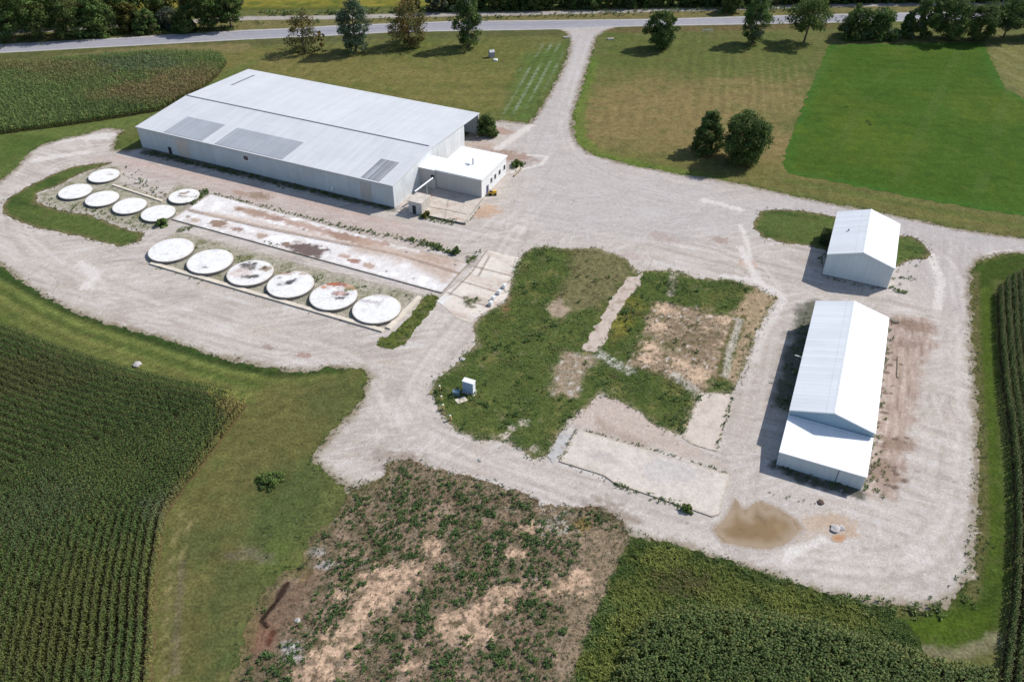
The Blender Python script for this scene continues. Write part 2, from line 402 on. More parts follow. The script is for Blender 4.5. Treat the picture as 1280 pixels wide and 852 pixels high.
def ground_col(V, e=None):
    p = Paint(V, g_olive)
    p.noise(g_tan, 14, .0, .9, 1, .55).noise(g_green, 22, -.1, .6, 2, .6)
    # lawn right of the driveway
    rl = [(760, 45), (1030, 55), (985, 130), (970, 215), (860, 212), (740, 185), (730, 150)]
    p.poly(rl, S(98, 106, 52), .7, feather=4, rag=3)
    for px, r, asp in (((800, 125), 20, 1.2), ((850, 150), 22, 1.5), ((900, 175), 16, 1.8), ((940, 120), 14, 2.2), ((780, 160), 12, 1.2), ((985, 190), 9, 2)):
        p.blob(px, r, S(137, 121, 76), .75, asp=asp, ang=0, rag=.8, seed=int(r), soft=.8)
    p.line([(740, 75), (726, 120), (720, 150), (724, 175), (742, 190), (800, 205), (900, 224)], 2.2, g_bright, .8, rag=.6)
    # lawn left of the driveway
    p.poly([(300, 60), (700, 50), (660, 150), (560, 140), (330, 90)], S(110, 112, 56), .6, feather=5, rag=4)
    for px, r, asp in (((400, 85), 12, 3), ((520, 95), 9, 3.5), ((560, 120), 8, 3), ((330, 72), 8, 3)): p.blob(px, r, S(131, 121, 70), .6, asp=asp, rag=.8, seed=int(px[0]), soft=.8)
    p.poly([(655, 70), (712, 50), (700, 90), (662, 152), (628, 146)], S(88, 110, 52), .85, feather=3, rag=2)
    # verges along the road and the strip towards the track
    p.line([(0, 72), (155, 63), (310, 54), (485, 45), (690, 41)], 3.2, S(92, 94, 56), .75, rag=.6)
    p.line([(770, 38), (920, 34.5), (1060, 32)], 3.0, S(110, 92, 62), .7, rag=.6)
    p.line([(0, 50), (155, 43), (310, 33), (485, 27), (640, 23), (920, 17), (1280, 12)], 6, S(128, 118, 74), .7, rag=.5)
    p.noise(g_green, 5, .15, .6, 12, .35)
    p.line([(0, 90), (60, 77), (130, 69), (210, 62), (300, 60)], 4, S(136, 124, 80), .75, rag=.6)
    # grass round the western corn
    p.poly([(-10, 165), (80, 156), (200, 138), (285, 90), (330, 70), (250, 120), (180, 160), (150, 160), (80, 172), (0, 225)], S(100, 116, 58), .8, feather=2, rag=1.5)
    p.poly([(0, 170), (60, 168), (70, 176), (30, 195), (0, 215)], S(76, 98, 42), .7, feather=3, rag=2)
    # strip between lot and the near-left corn: mown in lanes
    for off, c, a in ((0, S(62, 86, 36), .95), (10, S(58, 78, 36), .8), (21, S(118, 126, 64), .85), (30, S(80, 97, 44), .8), (40, S(122, 124, 66), .8), (50, S(92, 104, 50), .6)):
        p.line([(-20, 328 + off), (21, 350 + off), (79, 380 + off), (150, 406 + off), (263, 443 + off), (345, 462 + off), (420, 464 + off * .5)], 1.6, c, a, rag=.4, seed=off)
    dl = np.full(len(V), 1e9); ql = P2([(-60, 300), (0, 331), (21, 348), (60, 375), (124, 402.5), (195, 421), (263, 444), (330, 459.6), (383, 466)])
    for a, b in zip(ql[:-1], ql[1:]): dl = np.minimum(dl, segd(V[:, 0], V[:, 1], a, b))
    wl = (1 - sstep(11, 16, dl)) * sstep(-18, -30, V[:, 0] * 1.0 + 0 * V[:, 1]) * (V[:, 1] < 150); dj = dl + .25 * fbm(V[:, 0], V[:, 1], 4, 2, 63)
    p.c *= (1 + wl * (.16 * np.sin(dj * 2 * math.pi / 2.6 + 2.2) + .10 * np.sin(dj * 2 * math.pi / .9)))[:, None]
    # near-left lawn
    p.poly([(330, 480), (450, 465), (430, 530), (390, 580), (330, 640), (300, 852), (190, 852), (205, 660), (260, 580)], S(106, 103, 58), .85, feather=3, rag=2)
    p.noise(S(122, 108, 66), 6, .1, .9, 21, .35)
    for px, r, s in (((340, 610), 5, 1), ((375, 640), 6, 2), ((330, 660), 5, 3), ((300, 740), 5, 4), ((420, 500), 5, 5), ((290, 800), 4, 6), ((310, 840), 4, 7), ((385, 600), 4, 8), ((250, 680), 4, 9)):
        p.blob(px, r, S(80, 93, 50), .55, rag=.9, seed=s, soft=.7)
    for x0, x1 in ((207, 213), (223, 226)): p.line([(x0 - 3, 900), (x0, 780), (x1, 700), (x1 + 14, 640)], .16, S(150, 138, 92), .6, rag=.5)
    p.line([(218, 840), (222, 770), (228, 700)], .4, S(110, 100, 80), .6, rag=.6)
    for px, r in (((312, 690), 1.1), ((332, 697), .9), ((290, 695), .7)): p.blob(px, r, S(122, 112, 92), .55, rag=.9, asp=1.6, soft=.7)
    # right-hand verge
    p.poly([(1215, 330), (1300, 312), (1300, 345), (1245, 350), (1250, 560), (1262, 700), (1250, 800), (1170, 815), (1110, 775), (1190, 755), (1222, 690), (1222, 500)], S(62, 82, 28), .95, feather=1, rag=.8)
    p.line([(1232, 360), (1236, 480), (1240, 600), (1240, 720)], .9, S(84, 102, 36), .6, rag=.6)
    p.line([(1219, 340), (1221, 450), (1228, 560), (1228, 680), (1215, 745)], .8, S(112, 104, 66), .65, rag=.8)
    p.poly([(1120, 775), (1180, 768), (1235, 760), (1245, 790), (1190, 812), (1140, 800)], S(78, 98, 30), .8, feather=1.5, rag=1)
    p.line([(1150, 812), (1190, 818), (1235, 806), (1245, 795)], .8, S(138, 132, 100), .7, rag=.9)
    # verge between the lot's upper edge and the green field
    p.poly([(720, 185), (980, 205), (1060, 232), (1280, 275), (1280, 297), (1120, 268), (920, 226)], S(116, 112, 62), .75, feather=2, rag=1)
    p.line([(985, 226), (1060, 240), (1170, 262), (1280, 284)], 1.3, S(96, 108, 52), .7, rag=.5)
    # mower lanes, faint
    ca, sa = math.cos(R(77.9)), math.sin(R(77.9))
    lane = np.sin((-V[:, 0] * sa + V[:, 1] * ca) * 2 * math.pi / 3.4 + 1.2 * fbm(V[:, 0], V[:, 1], 25, 2, 5))
    m = sstep(-2, 3, V[:, 1] - 165) * (V[:, 0] > -75)
    p.c *= (1 + .07 * m * lane * sstep(-.2, .5, fbm(V[:, 0], V[:, 1], 40, 2, 61)))[:, None]
    lane2 = np.sin((V[:, 1] * .995 - V[:, 0] * .02) * 2 * math.pi / 6.5 + 1.0 * fbm(V[:, 0], V[:, 1], 30, 2, 8))
    p.c *= (1 + .05 * m * lane2 * sstep(.2, -.4, fbm(V[:, 0], V[:, 1], 40, 2, 61)))[:, None]
    # pale clippings in rows by the driveway
    w = p.polyw([(672, 55), (706, 52), (690, 95), (655, 140), (632, 140)], feather=2, rag=2.5, scale=7)
    cl = (np.sin((-V[:, 0] * sa + V[:, 1] * ca) * 2 * math.pi / 2.6) > .62) * sstep(-.45, .2, fbm(V[:, 0], V[:, 1], 12, 3, 66))
    p.mix(S(142, 152, 118), .7 * w * cl)
    w = p.polyw([(890, 85), (1010, 80), (990, 140), (880, 140)], feather=4, rag=3)
    p.mix(S(160, 145, 95), .2 * w * (np.sin((-V[:, 0] * sa + V[:, 1] * ca) * 2 * math.pi / 2.6) > .4))
    # field corner top right
    w = p.polyw([(1231, 55), (1300, 52), (1300, 120), (1262, 108), (1240, 74)], feather=2, rag=1)
    p.mix(S(118, 118, 66), w); p.mix(S(150, 142, 98), .3 * w * (np.sin((V[:, 0] * .95 + V[:, 1] * .3) * 2 * math.pi / 7) > .5))
    p.noise(S(92, 84, 54), 2.2, .15, .7, 43, .3).noise(S(74, 92, 46), 3.0, .1, .7, 44, .35)
    p.value(5, .16, 40).value(1.6, .24, 41)
    p.c *= np.array([1.02, 1.0, 1.12])
    return p.c

def build_ground():
    res = .6; x0, x1, y0, y1 = -216., 216., 36., 342.
    nx = int((x1 - x0) / res) + 1; ny = int((y1 - y0) / res) + 1
    X, Y = np.meshgrid(np.linspace(x0, x1, nx), np.linspace(y0, y1, ny))
    V = np.stack([X.ravel(), Y.ravel()], 1); idx = np.arange(nx * ny).reshape(ny, nx)
    q = np.stack([idx[:-1, :-1].ravel(), idx[:-1, 1:].ravel(), idx[1:, 1:].ravel(), idx[1:, :-1].ravel()], 1)
    col = ground_col(V)
    B = 2500.; n = len(V)
    Vo = np.array([(-B, -B), (B, -B), (B, B), (-B, B), (x0, y0), (x1, y0), (x1, y1), (x0, y1)])
    qo = np.array([(0, 1, 5, 4), (1, 2, 6, 5), (2, 3, 7, 6), (3, 0, 4, 7)]) + n
    V = np.concatenate([V, Vo]); q = np.concatenate([q, qo]); col = np.concatenate([col, np.tile(S(92, 104, 50), (8, 1))])
    o = link('ground', np_mesh('ground', np.column_stack([V, np.zeros(len(V))]), q, None, col), M['turf']); o['kind'] = 'structure'
build_ground()

def lot_col(V, e):
    p = Paint(V, S(201, 190, 179))
    p.noise(S(189, 177, 165), 18, -.2, .6, 1, .7).noise(S(212, 202, 192), 9, 0, .7, 2, .6)
    p.noise(S(203, 186, 171), 13, .1, .7, 3, .5)
    # wheel tracks: long streaks along the site's main axis, and down the eastern drive
    east = sstep(70, 84, V[:, 0] + .42 * (V[:, 1] - 130))
    for sc, amt, sd in ((.7, .5, 9), (1.1, .7, 4), (2.6, .6, 6)):
        a = p.n(sc, sd, oct=3, ang=156.2, st=9); b = p.n(sc, sd + 1, oct=3, ang=66.8, st=9); c = p.n(sc, sd + 2, oct=3, ang=15, st=7)
        k = sstep(-.2, .2, fbm(V[:, 0], V[:, 1], 24, 2, 60)); s = (a * (1 - east) + b * east) * k + c * (1 - k) * (1 - east) + b * (1 - k) * east
        p.mix(S(216, 208, 201), amt * sstep(.12, .6, s)).mix(S(176, 163, 155), amt * .8 * sstep(.15, .6, -s))
    wx = V[:, 0] + 5 * fbm(V[:, 0], V[:, 1], 18, 2, 120); wy = V[:, 1] + 5 * fbm(V[:, 0], V[:, 1], 18, 2, 121)
    for ang, sd in ((-24, 122), (20, 125), (67, 128)):
        ca, sa = math.cos(R(ang)), math.sin(R(ang)); q = fbm((wx * ca + wy * sa) / 14, -wx * sa + wy * ca, .8, 2, sd); msk = sstep(.05, .5, fbm(V[:, 0], V[:, 1], 16, 2, sd + 1))
        p.mix(S(222, 214, 206), .5 * msk * sstep(.3, .6, q)).mix(S(172, 160, 153), .5 * msk * sstep(.3, .6, -q))
    p.mix(S(188, 180, 178), .5 * east)
    # curved turning tracks in the south-east corner
    cpt = at(1060, 690); rr = np.hypot(V[:, 0] - cpt[0], V[:, 1] - cpt[1]) + 1.2 * fbm(V[:, 0], V[:, 1], 9, 3, 70)
    tw = sstep(.1, .8, np.sin(rr * 2.6)) * (1 - sstep(14, 26, rr)) * sstep(3, 7, rr)
    p.mix(S(208, 200, 194), .45 * tw)
    # worn wheel ruts along the routes vehicles take
    routes = [[(733, 45), (712, 110), (692, 165), (672, 210), (655, 262), (640, 300)], [(728, 60), (708, 120), (702, 180), (745, 222), (850, 248), (1000, 280), (1120, 300), (1185, 318), (1200, 380), (1205, 480), (1205, 580), (1185, 680), (1120, 712), (1020, 700), (900, 690), (780, 645), (660, 600), (580, 572), (520, 548), (500, 520), (530, 460), (575, 410), (600, 370), (625, 320), (650, 285), (690, 240)],
              [(500, 540), (470, 500), (440, 440), (330, 425), (200, 385), (90, 345), (25, 295), (22, 250), (60, 208), (110, 195), (190, 210), (330, 245), (480, 283), (600, 300), (680, 280)], [(640, 270), (760, 290), (900, 310), (975, 350), (955, 430), (935, 540), (920, 610)], [(500, 530), (470, 470), (380, 448), (240, 412), (120, 375)]]
    for i, rt in enumerate(routes):
        q = P2(rt)
        for _ in range(3):
            t_ = [q[0]]
            for a, b in zip(q[:-1], q[1:]): t_ += [a * .75 + b * .25, a * .25 + b * .75]
            q = np.array(t_ + [q[-1]])
        tg = np.gradient(q, axis=0); tg /= np.linalg.norm(tg, axis=1)[:, None]; nm = np.stack([-tg[:, 1], tg[:, 0]], 1)
        for off in (-2.6, -.95, .95, 2.4):
            d = np.full(len(V), 1e9); qq = q + nm * (off + .3 * math.sin(i * 2 + off))
            for a, b in zip(qq[:-1], qq[1:]):
                m = (np.abs(V[:, 0] - (a[0] + b[0]) / 2) < 9) & (np.abs(V[:, 1] - (a[1] + b[1]) / 2) < 9)
                if m.any(): d[m] = np.minimum(d[m], segd(V[m, 0], V[m, 1], a, b))
            m = d < 1.6; w = np.zeros(len(V)); w[m] = (1 - sstep(.15, .7, d[m] + .25 * fbm(V[m, 0], V[m, 1], 1.5, 3, 140 + i))) * sstep(-.45, .25, fbm(V[m, 0], V[m, 1], 7, 2, 150 + i + int(off * 3)))
            p.mix(S(219, 210, 201) if abs(off) < 2 else S(182, 170, 160), .5 * w)
    # the driveway and the upper apron are greyer and smoother
    p.poly([(700, 40), (760, 40), (730, 110), (716, 180), (800, 215), (1000, 250), (1280, 300), (1280, 318), (1100, 285), (900, 300), (700, 300), (640, 260), (650, 170)], S(194, 187, 184), .55, feather=6, rag=5)
    # western part, pinkish band in front of the shed
    p.line([(130, 200), (230, 222), (330, 248), (440, 276), (540, 298)], 3.2, S(194, 172, 162), .45, rag=.8)
    p.line([(150, 198), (300, 232), (420, 262), (500, 282)], .9, S(202, 174, 163), .45, rag=.8)
    for px, r, asp, c, a in (((324, 245), 1.6, 2.2, S(150, 128, 105), .8), ((300, 241), 1.0, 2.5, S(172, 140, 122), .7), ((640, 195), 3, 2, S(165, 135, 118), .8),
                             ((628, 164), 2, 2, S(178, 146, 128), .8), ((605, 182), 2.2, 1.6, S(182, 150, 132), .5), ((612, 262), 2.2, 1.4, S(206, 172, 142), .8), ((600, 268), 1.6, 1.8, S(196, 158, 130), .7),
                             ((900, 300), 1.4, 1.5, S(168, 144, 130), .7), ((935, 330), 1.6, 1.2, S(204, 166, 144), .7), ((826, 296), 1.8, 2, S(176, 156, 146), .6), ((790, 320), 1.6, 2, S(180, 158, 146), .5),
                             ((335, 434), .7, 2, S(160, 138, 128), .7), ((380, 444), .8, 2, S(170, 138, 128), .8), ((500, 578), 2.5, 2.2, S(160, 144, 130), .8), ((760, 640), 2.2, 2, S(158, 142, 128), .8),
                             ((1045, 655), 1.6, 1.7, S(196, 164, 142), .8), ((1000, 640), 4, 2.2, S(200, 190, 180), .5)):
        p.blob(px, r, c, a, asp=asp, ang=-24, rag=.8, seed=int(px[0]))
    for pts, w in (([(663, 157), (648, 168), (634, 178), (622, 186)], 1.1), ([(926, 310), (936, 330), (948, 352), (962, 360), (978, 370)], .8), ([(905, 345), (930, 348), (948, 352)], .8), ([(980, 375), (968, 395), (955, 418), (945, 450)], .7),
                   ([(880, 250), (900, 255), (925, 262)], .9), ([(925, 282), (932, 296), (938, 322)], .5), ([(1164, 318), (1170, 335), (1177, 352), (1172, 385)], .8), ([(1224, 323), (1240, 317), (1262, 313)], .5),
                   ([(985, 690), (1010, 682), (1030, 674)], .6), ([(980, 700), (1000, 690)], .5), ([(640, 215), (676, 206), (684, 196), (660, 194)], .5), ([(60, 178), (95, 172), (140, 170)], 1.6), ([(45, 200), (75, 195), (110, 190)], 1.2), ([(100, 330), (120, 345), (108, 358)], 1.2)):
        p.line(pts, w, S(228, 220, 212), .8, rag=.8, seed=int(pts[0][0]))
    # churned strip east of the long barn
    w = p.polyw([(1108, 396), (1160, 398), (1172, 415), (1150, 470), (1135, 560), (1115, 622), (1080, 618), (1095, 540)], feather=1.2, rag=1.6)
    p.mix(S(178, 156, 142), .85 * w)
    st = p.n(.8, 90, oct=3, ang=66.8, st=6)
    p.mix(S(150, 128, 114), .7 * w * sstep(.1, .5, st)).mix(S(208, 188, 174), .7 * w * sstep(.1, .5, -st))
    for px, r, a in (((1122, 402), 1.3, .8), ((1145, 408), 1.8, .7), ((1125, 430), 1.6, .5), ((1100, 590), 2.5, .7), ((1120, 555), 1.6, .7)): p.blob(px, r, S(146, 122, 106), a, asp=1.8, rag=.9, seed=int(px[1]))
    for k in range(26):
        px = (1096 + rng.uniform(0, 40), rng.uniform(440, 610)); p.blob(px, rng.uniform(.2, .45), S(110, 92, 80), .8, asp=1.6, rag=.5, seed=k)
    # dirt round the corn-side ruins: paler strip
    p.poly([(738, 492), (790, 500), (830, 535), (870, 560), (905, 585), (820, 560), (735, 535), (715, 525)], S(202, 184, 170), .8, feather=1, rag=1.2)
    p.poly([(770, 540), (830, 552), (800, 558), (750, 538), (745, 520)], S(168, 148, 132), .7, feather=1.2, rag=1.2)
    p.poly([(960, 410), (985, 380), (970, 420), (930, 560), (915, 640), (905, 600), (925, 500)], S(190, 176, 166), .6, feather=2, rag=1)
    # edges: mixed with soil and dead grass
    ed = 1 - sstep(.1, 1.8, e + .9 * fbm(V[:, 0], V[:, 1], 2.0, 3, 44))
    p.mix(S(140, 126, 98), .75 * ed)
    # darker, weedy ground along the long barn's west side, its lean-to and the shed front
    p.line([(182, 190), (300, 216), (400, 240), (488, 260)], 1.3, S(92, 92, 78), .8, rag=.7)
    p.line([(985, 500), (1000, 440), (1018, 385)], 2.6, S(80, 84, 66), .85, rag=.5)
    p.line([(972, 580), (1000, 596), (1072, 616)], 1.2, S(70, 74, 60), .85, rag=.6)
    p.line([(992, 668), (1015, 655), (1050, 652), (1060, 660)], 1.4, S(196, 172, 148), .7, rag=1.0)
    p.value(3.5, .06, 50).value(1.1, .07, 51).value(.6, .08, 52, oct=2)
    sp = fbm(V[:, 0], V[:, 1], .9, 2, 53); p.mix(S(225, 218, 210), .6 * sstep(.55, .8, sp)).mix(S(150, 138, 128), .5 * sstep(.55, .8, -sp))
    return p.c
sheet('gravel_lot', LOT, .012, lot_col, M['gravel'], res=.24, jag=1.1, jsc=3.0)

# roads beyond
def road_poly(up, dn): return up + dn[::-1]
ROAD_UP = [(-120, 62), (0, 55.7), (155, 47), (310, 37.5), (361, 35.6), (418, 32), (475, 30), (568, 26.5), (640, 25.8), (808, 24), (920, 21), (1054, 17.5), (1280, 13), (1400, 11)]
ROAD_DN = [(-120, 75), (0, 66.6), (155, 58), (310, 49.6), (413, 45), (485, 41), (542, 39.5), (640, 38), (690, 37), (769, 34), (808, 33), (920, 31), (1048, 28.5), (1280, 24), (1400, 22)]
def road_col(V, e):
    p = Paint(V, S(166, 164, 170)); p.noise(S(150, 149, 156), 9, -.3, .5, 3, .6, ang=5, st=6)
    p.mix(S(194, 189, 184), .85 * (1 - sstep(.7, 1.7, e + .3 * fbm(V[:, 0], V[:, 1], 3, 3, 2))))
    lane = sstep(.3, .9, np.cos((e - 3.2) * 2 * math.pi / 3.0)); p.mix(S(184, 181, 184), .35 * lane); p.value(1.5, .06, 7); return p.c
sheet('road', road_poly(ROAD_UP, ROAD_DN), .024, road_col, M['asphalt'], res=.6, jag=.12, jsc=3)
TR_UP = [(-120, 44), (0, 38), (155, 29), (310, 20.2), (413, 19.3), (542, 16), (640, 15.2), (808, 11), (909, 9), (1041, 5), (1280, 2), (1400, 1)]
TR_DN = [(-120, 50), (0, 44), (155, 34.5), (310, 25.8), (413, 24.8), (542, 21.5), (640, 20.2), (808, 16), (909, 13.6), (1041, 9.4), (1280, 6), (1400, 5)]
def track_col(V, e):
    p = Paint(V, S(180, 172, 162)); p.noise(S(156, 148, 140), 6, -.2, .5, 3, .7); p.mix(S(120, 108, 96), .7 * (1 - sstep(0, .9, e))); p.value(1.5, .12, 7); return p.c
sheet('track', road_poly(TR_UP, TR_DN), .018, track_col, M['gravel'], res=.6, jag=.35, jsc=3)

# bright green hay field, soy field beyond the track
FIELD = [(1035, 56), (1229.6, 54), (1238.5, 74), (1256, 110), (1285, 127), (1350, 150), (1350, 285), (1280, 270), (1167, 252), (1108, 240.5), (1054, 228.6), (1004, 221), (984, 215), (978, 203), (986, 178), (1004, 130.6), (1024.7, 83)]
def field_col(V, e):
    p = Paint(V, S(72, 98, 34)); p.noise(S(90, 106, 38), 26, -.1, .6, 1, .7).noise(S(62, 91, 30), 14, 0, .7, 2, .6)
    p.mix(S(66, 106, 40), .6 * (1 - sstep(.5, 4, e)))
    p.noise(S(96, 112, 34), 9, .3, .8, 4, .5); p.value(3, .16, 5).value(1.0, .22, 6).value(12, .1, 7, ang=8, st=4)
    l = np.sin((V[:, 1] + .1 * V[:, 0]) * 2 * math.pi / 5); p.c *= (1 + .03 * l)[:, None]
    tl = np.abs(((V[:, 0] * .86 - V[:, 1] * .5) / 17.0) % 1 - .5) * 17; tl = np.minimum(np.abs(tl - .9), np.abs(tl - 0)); p.mix(S(92, 108, 56), .35 * (1 - sstep(.2, .7, tl)) * sstep(-.4, .3, fbm(V[:, 0], V[:, 1], 14, 3, 33)))
    p.noise(S(104, 112, 54), 5, .35, .8, 34, .4)
    for px in ((1058, 134), (1084, 152), (1087, 156)): p.blob(px, .7, S(45, 62, 26), .9)
    return p.c
sheet('hay_field', FIELD, .02, field_col, M['crop_turf'], res=.5, jag=1.2, jsc=3)
def soy_col(V, e):
    p = Paint(V, S(128, 122, 52)); p.noise(S(150, 136, 60), 12, -.1, .5, 1, .7).noise(S(86, 100, 42), 7, -.1, .5, 2, .8).noise(S(160, 150, 74), 3, .1, .6, 4, .6); p.value(2.5, .3, 3)
    p.mix(S(80, 92, 46), .8 * (1 - sstep(1, 5, e))); return p.c
sheet('soy_field', [(-150, 34), (0, 28), (155, 20), (310, 12.5), (413, 12), (560, 10), (590, 8), (600, -40), (-300, -40)], .02, soy_col, M['crop_turf'], res=.9, jag=1.0)

# grass islands in the lot
def isl_col(V, e):
    p = Paint(V, S(90, 104, 54)); p.noise(S(64, 84, 42), 6, -.1, .5, 1, .8, ang=160, st=5).noise(S(104, 104, 58), 5, .1, .7, 2, .6)
    p.mix(S(130, 116, 86), .8 * (1 - sstep(.1, 1.3, e + .6 * fbm(V[:, 0], V[:, 1], 2, 3, 9)))); p.value(1.4, .22, 5); return p.c
G1 = [(3.5, 258.6), (9.4, 248), (35, 232.8), (70.4, 216), (94, 208), (122, 204), (140, 203), (127, 208), (103, 216), (70, 233), (46, 242), (46, 254), (77.5, 263), (117, 270), (145.5, 282), (164, 288), (179.6, 291.5), (176, 301), (152.6, 309), (131.5, 304), (94, 294), (47, 285.6), (18.8, 275), (4.7, 268)]
sheet('grass', G1, .024, isl_col, M['turf'], res=.3, jag=.6)
G2 = [(943.4, 274.6), (950.5, 264), (970, 261.7), (1005.6, 264), (1041, 270), (1090, 290), (1127.7, 294.6), (1137, 294.6), (1156, 305), (1164, 317), (1158, 322.7), (1134.7, 326), (1118, 335), (1060, 320), (1012.7, 307.5), (982, 304), (954, 297), (942, 286)]
sheet('grass', G2, .024, isl_col, M['turf'], res=.3, jag=.6, seed=3)

# pale weedy gravel round the tanks
def moss_col(V, e):
    p = Paint(V, S(172, 166, 146)); p.noise(S(118, 118, 78), 4, -.05, .6, 1, .85).noise(S(196, 188, 174), 3, .1, .6, 2, .7).noise(S(84, 98, 50), 2.4, .3, .7, 4, .8)
    p.mix(S(190, 178, 166), .7 * (1 - sstep(.2, 1.6, e))); p.value(.9, .2, 5); return p.c
sheet('tank_yard', [(186, 329), (205, 298), (222, 288), (400, 335), (550, 373), (522, 371), (481, 411), (330, 371)], .02, moss_col, M['soil'], res=.3, jag=.4)
sheet('tank_yard', [(46, 243), (72, 233), (104, 216), (128, 206), (150, 207), (150, 226), (205, 248), (222, 228), (262, 240), (216, 275), (205, 286), (175, 288), (145, 281), (117, 269), (77, 262), (48, 254)], .02, moss_col, M['soil'], res=.3, jag=.5, seed=4)

# ruins plot in the middle
G3 = [(652, 317), (665, 311), (682, 307.5), (700.8, 310.6), (715, 311.7), (743, 309.4), (769, 317.6), (785, 326), (797, 342), (802, 338.7), (839.6, 337.6), (868, 347), (914.7, 350.5), (943, 358.7), (972, 372), (957, 394), (943, 422), (933.5, 450), (922, 476), (914, 492), (875, 491), (865, 517), (856, 541), (849, 542.7), (824, 533), (785, 506.6), (752, 491), (744, 500), (728, 512), (710, 526), (697, 545), (680.8, 573), (664, 573), (655, 561), (641, 557), (631.5, 554), (617, 547), (605.6, 551), (589, 545), (570, 538), (556, 524), (547, 507.5), (538.7, 491), (544.6, 474.6), (570, 456), (575, 446), (597, 431), (590, 412.7), (600, 396), (614, 387), (632.7, 377.5), (637, 363), (640, 347), (647, 328)]
DRY = [(715, 312), (743, 309), (785, 326), (792, 342), (765, 372), (745, 385), (700, 392), (692, 372), (712, 350)]
RUB1 = [(820.8, 379.8), (844, 379.8), (886.6, 389), (914.7, 394), (928.8, 401), (914.7, 441), (898, 469), (872.5, 490), (844, 474), (811.5, 464), (785.6, 455), (792.7, 434), (811.5, 426.8), (806.8, 412.7)]
RUB2 = [(689, 462), (707.8, 436), (726.6, 441), (745, 445.5), (731, 469), (719.5, 495), (689, 495)]
RUB3 = [(945, 358), (972, 372), (957, 394), (943, 422), (933, 450), (920, 480), (905, 470), (917, 440), (930, 402), (915, 392), (930, 370)]
BARE1 = [(682, 380), (700, 372), (712, 385), (706, 397), (690, 396)]
def ruin_col(V, e):
    p = Paint(V, S(92, 104, 54)); p.noise(S(66, 84, 38), 6, -.1, .6, 1, .8).noise(S(128, 122, 72), 5, .05, .6, 2, .7).noise(S(150, 138, 108), 3, .3, .7, 8, .7)
    p.poly(DRY, S(126, 118, 84), .85, feather=1.5, rag=2); p.poly(BARE1, S(178, 158, 136), .9, feather=.8, rag=1)
    w = p.polyw(RUB1, feather=1.2, rag=2.2); p.mix(S(160, 140, 116), w)
    p.mix(S(202, 176, 150), w * sstep(.1, .5, p.n(2.6, 11))); p.mix(S(112, 104, 74), w * sstep(.1, .5, p.n(2.6, 12))); p.mix(S(214, 206, 196), w * sstep(.3, .5, p.n(1.1, 13))); p.mix(S(92, 96, 58), w * sstep(.25, .5, p.n(2.2, 14))); p.mix(S(128, 104, 84), w * sstep(.2, .5, p.n(.8, 17)))
    for px, r in (((830, 385), 1.8), ((822, 408), 1.8), ((812, 432), 1.6), ((810, 448), 1.6), ((870, 468), 2.2), ((850, 455), 1.5), ((905, 400), 1.5)): p.blob(px, r, S(218, 188, 160), .8, rag=.9, seed=int(px[0]))
    p.blob((872, 425), 4.5, S(128, 112, 88), .6, rag=.9); p.blob((840, 432), 2.2, S(96, 98, 58), .6, rag=.9)
    w = p.polyw(RUB2, feather=1, rag=1.2); p.mix(S(160, 142, 120), w); p.mix(S(198, 190, 178), w * sstep(.1, .5, p.n(1.5, 15)))
    p.poly(RUB3, S(178, 154, 126), .9, feather=.8, rag=1.2)
    for pts in ([(930, 395), (915, 440), (903, 475)], [(918, 402), (905, 445), (897, 480)]): p.line(pts, .5, S(104, 100, 56), .8, rag=.7)
    p.line([(925, 400), (912, 440), (906, 470)], .6, S(206, 198, 184), .7, rag=.9)
    p.line([(752, 443), (770, 455), (787, 463)], 1.0, S(200, 196, 184), .9, rag=.9); p.line([(845, 470), (870, 490), (885, 500)], .9, S(198, 190, 178), .7, rag=.9)
    p.line([(843, 340), (841, 352), (838, 368)], .7, S(196, 182, 166), .8, rag=.8)
    for px, r in (((633, 545), 1.0), ((655, 528), .9), ((640, 535), .7), ((634, 555), 1.2), ((668, 560), .8)): p.blob(px, r, S(204, 190, 174), .9, rag=.8, seed=int(px[0]))
    p.poly([(625, 385), (640, 362), (636, 385), (632, 398)], S(150, 112, 84), .8, feather=.6, rag=.6)
    p.poly([(776, 372), (800, 372), (806, 385), (782, 420), (764, 432), (762, 405)], S(140, 132, 58), .7, feather=1.2, rag=1.2)
    p.mix(S(170, 154, 128), .6 * (1 - sstep(0, 1.2, e + .6 * fbm(V[:, 0], V[:, 1], 2, 3, 9)))); p.value(1.6, .2, 20).value(.7, .2, 21, oct=2); return p.c
sheet('weedy_soil', G3, .024, ruin_col, M['soil'], res=.25, jag=.9, jsc=1.8)
G4 = [(478, 420), (469, 431), (490, 437), (506, 431), (521, 410), (544, 383), (549, 372), (540, 368), (530, 371), (520, 386), (496, 412), (486, 421)]
sheet('weedy_soil', G4, .024, lambda V, e: Paint(V, S(96, 104, 52)).noise(S(140, 130, 96), 2, 0, .6, 3, .6).value(.9, .2, 4).c, M['soil'], res=.25, jag=.5, jsc=1.5)

